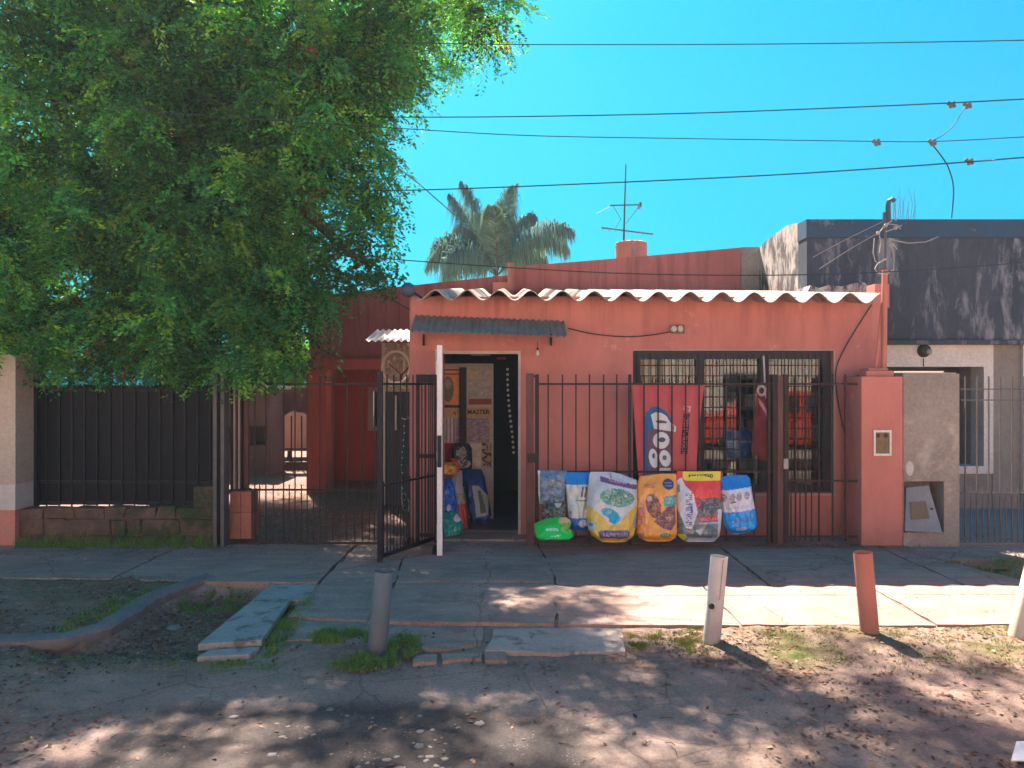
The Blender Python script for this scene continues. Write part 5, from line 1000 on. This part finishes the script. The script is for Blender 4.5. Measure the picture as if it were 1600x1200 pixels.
# grass
def blades(name, X, Y, Z, h, seed, cols):
    kk = (fbm(X*16, Y*16, seed+60, 3) > .44)&(np.random.default_rng(seed).uniform(0,1,len(X)) < .8); X, Y, Z = X[kk], Y[kk], Z[kk]; m5 = len(X)//5
    scatter_leaves(name.replace('grass','weed')+'_leaves' if 'grass' in name else name+'_leaves', X[:m5], Y[:m5], Z[:m5]+h*.25, min(.013, h*.2), [(.06,.15,.03),(.09,.17,.04),(.14,.15,.05),(.16,.11,.06)], seed, 'grass')
    r_ = np.random.default_rng(seed); n_ = len(X); a = r_.uniform(0,2*np.pi,n_); hh = h*r_.uniform(.25,1.05,n_)*(.35+1.0*fbm(X*11,Y*11,seed+3,3)); w_ = r_.uniform(.0018,.004,n_); ln = r_.uniform(.1,.8,n_)*hh; b = r_.uniform(0,2*np.pi,n_)
    c = np.stack([X,Y,Z],1); wv = np.stack([np.cos(a),np.sin(a),np.zeros(n_)],1)*w_[:,None]; tip = c+np.stack([np.cos(b)*ln, np.sin(b)*ln, hh],1)
    V_ = np.stack([c-wv, c+wv, tip],1).reshape(-1,3); q_ = np.arange(n_*3).reshape(-1,3); col = np.array(cols)[r_.integers(0,len(cols),n_)]*r_.uniform(.65,1.3,(n_,1))
    return props(link(name, fastmesh(name, V_, q_, M['grass'], (0,0,0), np.repeat(col,3,0), corner=3)), kind='stuff')
greens = [(.09,.26,.05),(.06,.20,.04),(.14,.28,.05),(.18,.19,.07)]; drys = [(.20,.19,.06),(.28,.24,.10),(.12,.17,.04),(.08,.15,.03)]
def gpoly(polys, n_, seed, jitter=.05, thr=.4):
    r_ = np.random.default_rng(seed); XS = []; YS = []
    for poly in polys:
        pp_ = [tuple(G(a,b_)[:2]) for a,b_ in poly]; x0 = min(p[0] for p in pp_); x1 = max(p[0] for p in pp_); y0 = min(p[1] for p in pp_); y1 = max(p[1] for p in pp_)
        X = r_.uniform(x0-.05,x1+.05,n_); Y = r_.uniform(y0-.05,y1+.05,n_); jx = X+r_.normal(0,jitter*.5,n_); jy = Y+r_.normal(0,jitter*.5,n_); k = inpoly(jx,jy,pp_)&(fbm(X*7,Y*7,seed) > thr*r_.uniform(.6,1.2,n_)); XS.append(X[k]); YS.append(Y[k])
    return np.concatenate(XS), np.concatenate(YS)
X, Y = gpoly([[(90,985),(130,950),(215,922),(272,916),(235,935),(180,965),(140,992)], [(285,912),(400,910),(420,920),(375,930),(280,932)]], 15000, 1); blades('grass_by_kerb', X, Y, gheight(X,Y)-.01, .05, 1, greens)
X, Y = gpoly([[(430,975),(445,945),(470,915),(487,914),(478,945),(455,985),(435,1012),(408,1018)]], 14000, 2); blades('grass_by_bridge', X, Y, gheight(X,Y)-.01, .075, 2, greens)
X, Y = gpoly([[(508,1040),(560,1018),(600,1010),(630,985),(652,995),(650,1018),(600,1034),(540,1045)], [(488,990),(510,982),(575,986),(575,994),(500,996)]], 16000, 3); blades('grass_round_bollard', X, Y, np.maximum(gheight(X,Y),-.03)-.005, .065, 3, greens)
X, Y = gpoly([[(1140,982),(1600,978),(1700,1000),(1700,1060),(1560,1048),(1380,1040),(1240,1030),(1150,1005)], [(955,985),(1020,982),(1030,995),(980,1005)], [(1050,980),(1110,980),(1100,1012),(1060,1008)]], 42000, 4, .1, .62); blades('verge_grass', X, Y, gheight(X,Y)-.008, .032, 4, drys)
X, Y = gpoly([[(200,1010),(290,1000),(330,985),(300,1030),(200,1025)],[(0,1010),(140,1005),(190,1020),(60,1025),(0,1030)],[(300,1025),(420,1025),(420,1035),(320,1036)]], 9000, 5, .1, .5); blades('ditch_grass', X, Y, gheight(X,Y)-.01, .04, 5, greens)
X, Y = gpoly([[(1470,872),(1640,868),(1760,880),(1760,925),(1600,912),(1540,898)]], 22000, 6, .1, .5); blades('lawn_patch', X, Y, gheight(X,np.minimum(Y,6.69))-.005, .045, 6, drys+greens)
X, Y = gpoly([[(25,843),(340,843),(340,857),(25,857)]], 16000, 7, .03, .4); X, Y = X, Y; blades('weeds_along_wall', X, Y, np.zeros(len(X))-.005, .15, 7, greens)

# ------------------------------------------------------------------ foliage
def rand_unit(r_, n_): v = r_.normal(size=(n_,3)); return v/np.linalg.norm(v,axis=1)[:,None]
def sprays(C, n_leaf, L, leaf, seed, droop=1.0, cols=None, colvar=None, width=.32):
    """C: spray roots (n,3). Each spray is a drooping compound leaf with paired leaflets."""
    r_ = np.random.default_rng(seed); n_ = len(C); d = rand_unit(r_, n_); d[:,2] = d[:,2]*.6-.15*droop; d /= np.linalg.norm(d,axis=1)[:,None]
    Ls = L*r_.uniform(.6,1.3,n_); t = (np.arange(n_leaf)+.5)/n_leaf; side = np.where(np.arange(n_leaf)%2 == 0, 1., -1.)
    up = np.array([0,0,1.]); lat = np.cross(d, up); lat /= (np.linalg.norm(lat,axis=1)[:,None]+1e-6)
    pos = C[:,None,:] + d[:,None,:]*(Ls[:,None]*t[None,:])[...,None]; pos[...,2] -= (droop*.55*Ls[:,None]*t[None,:]**2)
    pos = pos + lat[:,None,:]*(side[None,:]*width*Ls[:,None]*.5*(1-.6*t[None,:])*r_.uniform(.4,1.1,(n_,n_leaf)))[...,None]
    N_ = n_*n_leaf; pos = pos.reshape(-1,3)+r_.normal(0,.012,(N_,3))
    ax = (lat[:,None,:]*side[None,:,None]*.8 + d[:,None,:]*.6).reshape(-1,3) + r_.normal(0,.35,(N_,3)); ax[:,2] -= .25; ax /= np.linalg.norm(ax,axis=1)[:,None]
    nv = rand_unit(r_, N_); bx = np.cross(ax, nv); bx /= (np.linalg.norm(bx,axis=1)[:,None]+1e-6)
    ls = leaf*r_.uniform(.7,1.3,N_)[:,None]; V_ = np.stack([pos, pos+ax*ls*.5+bx*ls*.23, pos+ax*ls, pos+ax*ls*.5-bx*ls*.23], 1).reshape(-1,3)
    base_c = np.array(cols)[r_.integers(0,len(cols),n_)]
    if colvar is not None: base_c = base_c*colvar[:,None]
    c = np.repeat(base_c, n_leaf, 0)*r_.uniform(.75,1.25,(N_,1)); return V_.astype(np.float32), np.repeat(c, 4, 0)
def W(px, py, Y): return np.array(P(px, py, Y))
LOBES = [ # px,py at depth Y, radius (x,y,z) m, sprays
 (560,70,8.2,(.72,.9,.70)),(598,130,8.0,(.34,.5,.36)),(500,200,8.2,(.78,.9,.75)),(545,275,8.1,(.42,.5,.42)),(400,330,8.3,(.85,1.0,.8)),(440,120,8.6,(1.1,1.1,1.1)),
 (420,450,8.2,(.62,.7,.6)),(445,480,7.9,(.38,.5,.42)),(330,520,8.0,(.72,.7,.55)),(180,520,8.1,(.85,.7,.52)),(40,520,8.2,(.8,.8,.5)),(250,400,8.3,(1.1,1.0,.9)),
 (80,380,8.3,(1.1,1.0,1.0)),(130,200,8.4,(1.3,1.2,1.2)),(300,200,8.4,(1.2,1.2,1.1)),(60,50,8.6,(1.3,1.2,1.2)),(260,30,8.6,(1.3,1.2,1.1)),(-120,300,8.6,(1.3,1.3,1.6)),
 (625,15,8.3,(.34,.5,.34)),(405,545,7.8,(.34,.35,.26)),(390,570,7.75,(.25,.3,.2)),(762,2,8.2,(.40,.45,.36)),(690,-60,8.2,(.5,.6,.5)),
 (1000,-0,0,(0,0,0))]
LOB = [(W(a,b_,c), np.array(r_)) for a,b_,c,r_ in LOBES if c > 0]
# crown above and behind the frame (world coordinates), partly shaped to shade the ground
for c, r_ in (((-1.6,8.6,7.6),(1.5,1.3,1.2)),((-.3,8.4,8.0),(1.1,1.0,1.0)),((-3.2,8.8,7.8),(1.7,1.6,1.5)),((-5.0,9.2,7.2),(1.8,1.7,1.6)),((-3.4,10.6,6.4),(1.8,1.5,1.6)),((-5.4,10.8,5.2),(1.8,1.6,1.7)),((-2.2,10.4,7.4),(1.3,1.2,1.1)),((-4.6,10.2,4.0),(1.3,1.1,1.2)),((-3.4,10.6,4.6),(.9,.9,.8)),
    ((-6.0,10.6,3.0),(1.5,1.0,1.0)),((-4.4,10.8,2.7),(1.3,.9,.9)),((-3.3,10.4,3.3),(.8,.8,.8)),((-7.5,10.6,3.2),(1.4,1.0,1.3)),((-3.7,13.3,7.0),(1.2,1.2,1.0)),((-4.6,13.6,6.6),(1.7,1.2,1.1)),((-1.2,12.6,7.6),(1.0,.9,.7)),
    ((-4.1,12.2,5.2),(1.2,1.2,.9)),((-5.0,9.5,1.9),(1.4,.4,.75)),((-4.0,9.5,1.8),(.6,.4,.6)),((-2.3,11.2,6.2),(.9,.9,.8)),((.5,8.9,8.2),(1.1,1.0,.9))):
    LOB.append((np.array(c, float), np.array(r_, float)))
tree = thing('big_street_tree', (-4.3, 9.5, 0), 'large dense fine-leaved tree overhanging the left fence', 'tree')
rT = np.random.default_rng(77); Cs = []; cv = []
for i, (c, r_) in enumerate(LOB):
    vol = r_[0]*r_[1]*r_[2]; area = (r_[0]*r_[1]+r_[1]*r_[2]+r_[0]*r_[2]); nloc = int((170 if i in (21,22) else 240)*area) if i < 23 else int((95 if i in (23,24,25,43) else 150 if i < 32 else 160)*area)
    # sub-clumps in the lobe
    ncl = max(4, int(nloc/13)); u = rand_unit(rT, ncl)*(rT.uniform(.25,1,(ncl,1))**.5); cl = c+u*r_
    k = rT.integers(0, ncl, nloc); pts_ = cl[k]+rT.normal(0,.11,(nloc,3)); Cs.append(pts_); b_ = rT.uniform(.3,1.7,ncl); cv.append(b_[k])
Cs = np.vstack(Cs); cv = np.concatenate(cv)
V1, c1 = sprays(Cs, 40, .34, .050, 5, 1.1, [(.065,.24,.055),(.04,.18,.06),(.15,.28,.04),(.03,.13,.055)], cv)
n_sp = len(Cs); brown = rT.uniform(0,1,n_sp) < .008; bm_ = np.repeat(brown, 40*4); c1[bm_] = np.array((.16,.06,.03))
q0 = V1.reshape(-1,4,3)[:,0]; kp_ = np.repeat((q0[:,2] > 1.36+.42*fbm(q0[:,0]*2.2, q0[:,1]*2.2, 5))|(q0[:,1] > 9.0), 4); V1 = V1[kp_]; c1 = c1[kp_]
crown = link('crown', fastmesh('crown', V1, np.arange(len(V1)).reshape(-1,4), M['leaf'], (-4.3,9.5,0), c1), tree)

w = MB(); w.tube([(-4.3,9.5,-.1),(-4.25,9.5,1.2),(-4.1,9.45,2.4),(-3.9,9.4,3.4),(-3.6,9.3,4.6),(-3.2,9.2,5.8),(-2.6,9.0,7.0)], .26, 12, taper=.07); w.build('trunk', M['bark'], tree, smooth=True)
for pts in ([(-4.1,9.45,2.4),(-3.3,9.1,3.3),(-2.6,8.7,3.9),(-2.2,8.4,4.6)],[(-4.0,9.4,2.9),(-4.9,9.2,3.9),(-5.4,8.9,5.0),(-5.6,8.8,6.4)],[(-3.8,9.4,3.8),(-2.6,8.9,4.8),(-1.7,8.5,5.7),(-.9,8.3,6.2),(-.3,8.2,6.2)],[(-3.3,9.2,5.4),(-2.0,8.8,6.6),(-.6,8.5,7.6)],[(-4.1,9.45,2.3),(-4.6,8.7,2.9),(-4.7,8.2,3.2)],[(-3.9,9.4,3.0),(-3.0,10,4.4),(-2.8,10.5,5.6)],
            [(-2.6,8.7,3.9),(-2.1,8.3,3.4),(-1.75,8.15,3.05),(-1.5,8.1,2.95)],[(-3.3,9.1,3.3),(-2.7,8.4,3.0),(-2.3,8.1,2.8)]):
    w = MB(); w.tube(pts, .09 if pts[0][2] < 5 and len(pts) < 6 else .06, 8, taper=.015); w.build('limb', M['bark'], tree, smooth=True)
# loose branch against the sky with larger leaves
bp = [W(480,440,8.1), W(520,400,8.1), W(560,405,8.1), W(590,430,8.1), W(545,375,8.1), W(575,360,8.1), W(610,432,8.1)]
rB = np.random.default_rng(9); Cb = []
for (a, b_, rr, nn_) in ((515,395,.14,26),(545,372,.15,34),(562,360,.10,22),(575,400,.20,60),(590,432,.18,46),(560,440,.22,50),(612,432,.08,16),(530,440,.2,46),(500,430,.2,40),(490,360,.12,26)):
    Cb.append(W(a,b_,8.1)+rB.normal(0,rr*.55,(int(nn_*.62),3))*np.array([1,.8,.8]))
Cb = np.vstack(Cb); V2, c2 = sprays(Cb, 12, .16, .060, 8, .8, [(.035,.11,.035),(.05,.13,.04)], rB.uniform(.7,1.3,len(Cb)), .6)
link('side_branch_leaves', fastmesh('side_branch_leaves', V2, np.arange(len(V2)).reshape(-1,4), M['leaf'], (-4.3,9.5,0), c2), tree)
w = MB(); 
for pts in ([(455,430),(490,405),(530,395),(575,385)],[(490,405),(520,425),(560,432),(610,430)],[(520,395),(545,372),(562,355)]): w.tube([P(a,b_,8.12) for a,b_ in pts], .014, 5, taper=.004)
w.build('side_branch', M['bark'], tree)
# sunlit shrub beyond the yard wall
rS = np.random.default_rng(3); Cc = np.vstack([W(462,572,16.5)+rS.normal(0,1,(420,3))*np.array([.42,.3,.28]), W(420,560,16.8)+rS.normal(0,1,(260,3))*np.array([.4,.3,.3])])
V3, c3 = sprays(Cc, 16, .26, .10, 6, .5, [(.10,.24,.02),(.16,.28,.03),(.08,.2,.02)], rS.uniform(.8,1.4,len(Cc)), .6)
bush = thing('sunlit_shrub', (-4.9,16.6,0), 'bright yellow-green sunlit shrub beyond the dark yard wall', 'shrub')
link('foliage', fastmesh('foliage', V3, np.arange(len(V3)).reshape(-1,4), M['leaf'], (-4.9,16.6,0), c3), bush)
w = MB(); w.tube([(-4.9,16.6,-.1),(-4.85,16.6,1.0),(-4.8,16.6,2.0)], .05, 7, taper=.02); w.build('stem', M['bark'], bush)

# palm
palm = thing('palm_tree', (PX(775,22), 22, 0), 'feathery palm tree rising behind the red rear parapet', 'palm tree')
pc0 = P(776,432,22); w = MB(); w.tube([(pc0.x-.2,22,-.1),(pc0.x-.1,22,2.4),tuple(pc0)], .20, 10, taper=.13); w.build('trunk', M['bark'], palm, smooth=True)
def frond(tipx, tipy, bend, seed, dy=0, n_l=240, ll=.95):
    r_ = np.random.default_rng(seed); a = np.array(pc0); c = W(tipx, tipy, 22)+np.array([0,dy,0]); b_ = (a+c)/2+np.array([bend[0],dy*.3,bend[1]])
    t = np.linspace(0,1,22)[:,None]; cur = (1-t)**2*a+2*t*(1-t)*b_+t*t*c
    m_ = MB(); m_.tube([tuple(p) for p in cur], .022, 4, taper=.006)
    tt = r_.uniform(.10,1,n_l*2); pos = (1-tt[:,None])**2*a+2*(tt*(1-tt))[:,None]*b_+(tt**2)[:,None]*c; tg = 2*(1-tt)[:,None]*(b_-a)+2*tt[:,None]*(c-b_); tg /= np.linalg.norm(tg,axis=1)[:,None]
    sd = np.cross(tg, np.array([0,0,1.])+0*tg); sd /= (np.linalg.norm(sd,axis=1)[:,None]+1e-6); s_ = np.where(np.arange(n_l*2)%2 == 0,1,-1)[:,None]
    L_ = ll*(np.sin(np.pi*(tt*.8+.18))**.6)[:,None]*r_.uniform(.6,1.15,(n_l*2,1)); dirv = sd*s_*.75+tg*.55+r_.normal(0,.22,(n_l*2,3)); dirv /= np.linalg.norm(dirv,axis=1)[:,None]
    p1 = pos+dirv*L_*.45; p2 = p1+dirv*L_*.15+np.array([0,0,-1.])*L_*.6; wd = tg*.012; V_ = np.stack([pos-wd,pos+wd,p1+wd*1.2,p1-wd*1.2,p2+wd*.3,p2-wd*.3],1); i0 = np.arange(n_l*2)*6
    q_ = np.vstack([np.stack([i0,i0+1,i0+2,i0+3],1), np.stack([i0+3,i0+2,i0+4,i0+5],1)]); col = np.repeat(np.array([(.065,.14,.14)])*r_.uniform(.7,1.7,(n_l*2,1)), 6, 0)  # bluish tone puts the pale veil over the palm into its colour
    if seed % 3 == 0: col = col*np.array([1.3,1.12,.95])
    fr = m_.build('frond', M['bark'], palm)
    link('leaflets', fastmesh('leaflets', V_.reshape(-1,3), q_, M['palmleaf'], WL[palm.name], col), fr)
for i, (tx, ty, bd, dy) in enumerate([(700,298,(-.1,.6),.6),(722,292,(.1,.5),-.4),(806,285,(-.1,.3),.3),(800,300,(-.2,.4),-.6),(835,335,(-.1,1.1),.5),(890,392,(.3,1.5),.2),(892,372,(.2,1.3),-.8),(672,400,(-.4,1.5),.3),(668,425,(-.3,1.6),-.5),(690,440,(-.5,1.3),.9),(715,350,(-.4,1.2),1.2),(745,320,(-.1,.5),1.3),(850,400,(.3,.9),1.3),(700,420,(-.2,1.0),-1.2),(770,340,(.1,.4),-1.4)]):
    frond(tx, ty, bd, 40+i, dy)

# ------------------------------------------------------------------ far side of the street (mirrored in the shop window, throws warm light back)
M['paleh'] = pm('pale_house_render', (.78,.66,.54), (.70,.58,.47), 1.5, .9, .2)
M['tan'] = pm('tan_house_render', (.70,.50,.38), (.60,.42,.32), 1.5, .9, .2)
M['roofred'] = pm('roof_red', (.4,.15,.1), (.3,.12,.09), 5)
hid = ['low cream house across the street behind the viewer', 'tan rendered house across the street behind the viewer', 'wide pale house across the street facing the neighbour']
for i, (x0, x1, h, m_) in enumerate(((-16,-3.2,6.2,'paleh'),(-3.0,4.8,5.6,'tan'),(5.0,18,6.0,'paleh'))):
    hh = thing('opposite_house', ((x0+x1)/2,-9,0), hid[i], 'house'); yb, yf = -15, -8.5
    w = MB(); w.box(x0,x1,yb,yf,-.1,h); w.build('walls', M[m_], hh); w = MB(); w.box(x0-.2,x1+.2,yb-.2,yf+.3,h+.002,h+.18); w.build('roof', M['roofred'], hh)
    for k, fr_ in enumerate((.2,.5,.8)):
        cx = x0+(x1-x0)*fr_
        if k == 1: w = MB(); w.box(cx-.45,cx+.45,yf-.0+.002,yf+.05,0,2.05); w.build('door', M['postbrown'], hh)
        else:
            w = MB(); w.box(cx-.7,cx+.7,yf+.002,yf+.05,.95,2.1); wo = w.build('window', M['whitewall'], hh)
            w = MB(); w.box(cx-.6,cx+.6,yf+.052,yf+.06,1.05,2.0); w.build('pane', M['dark'], wo)
w = MB(); w.box(-20,20,-8.4,-5.6,-.1,.03); w.build('opposite_pavement', M['slab'], kind='structure')
car = thing('red_car', (6.2,-.7,0), 'bright red car parked across from the shop and mirrored in its window', 'car')
cpnt = plain('red_car_paint', (.8,.08,.04), .3); yb, yf = -1.55, .05
w = MB(); prof = [(4.0,.35),(3.98,.75),(4.15,.92),(5.0,1.0),(5.55,1.42),(5.9,1.5),(7.2,1.48),(7.8,1.05),(8.2,.95),(8.25,.4),(7.75,.32),(7.6,.6),(7.15,.6),(7.0,.32),(5.25,.32),(5.1,.6),(4.65,.6),(4.5,.34)]
w.prism(prof, yb, yf); w.build('body', cpnt, car, smooth=True, bevel=.03)
w = MB(); w.prism([(5.2,1.03),(5.62,1.36),(6.3,1.42),(6.3,1.03)], yf+.001, yf+.012); w.prism([(6.4,1.03),(6.4,1.42),(7.1,1.41),(7.6,1.06)], yf+.001, yf+.012); w.build('side_window', M['dark'], car)
for x in (4.88, 7.38): w = MB(); w.lathe((x, yf-.1, .31), [(0,-.1),(.29,-.1),(.31,-.05),(.31,.08),(.2,.1),(0,.07)], 22, 'Y'); wh_ = w.build('wheel', blk, car, smooth=True); w = MB(); w.lathe((x, yf+.0, .31), [(0,.03),(.17,.02),(.18,0)], 16, 'Y'); w.build('rim', M['metal'], wh_)
w = MB(); w.box(4.0,4.06,yf-.35,yf-.1,.68,.8); w.build('headlight', M['white'], car)

# ------------------------------------------------------------------ added to lift shadows like lens glare: thin haze
m, t, b = nm('veil_air'); t.nodes.remove(b); pv = N(t, 'ShaderNodeVolumePrincipled'); pv.inputs['Density'].default_value = VEIL_DENSITY; pv.inputs['Color'].default_value = (.72,.88,1,1); pv.inputs['Anisotropy'].default_value = .2
t.links.new(pv.outputs[0], t.nodes['Material Output'].inputs['Volume'])
w = MB(); w.box(-22, 22, -17, 24.5, -1.3, 10.6); w.build('glare_veil', m, kind='stuff')
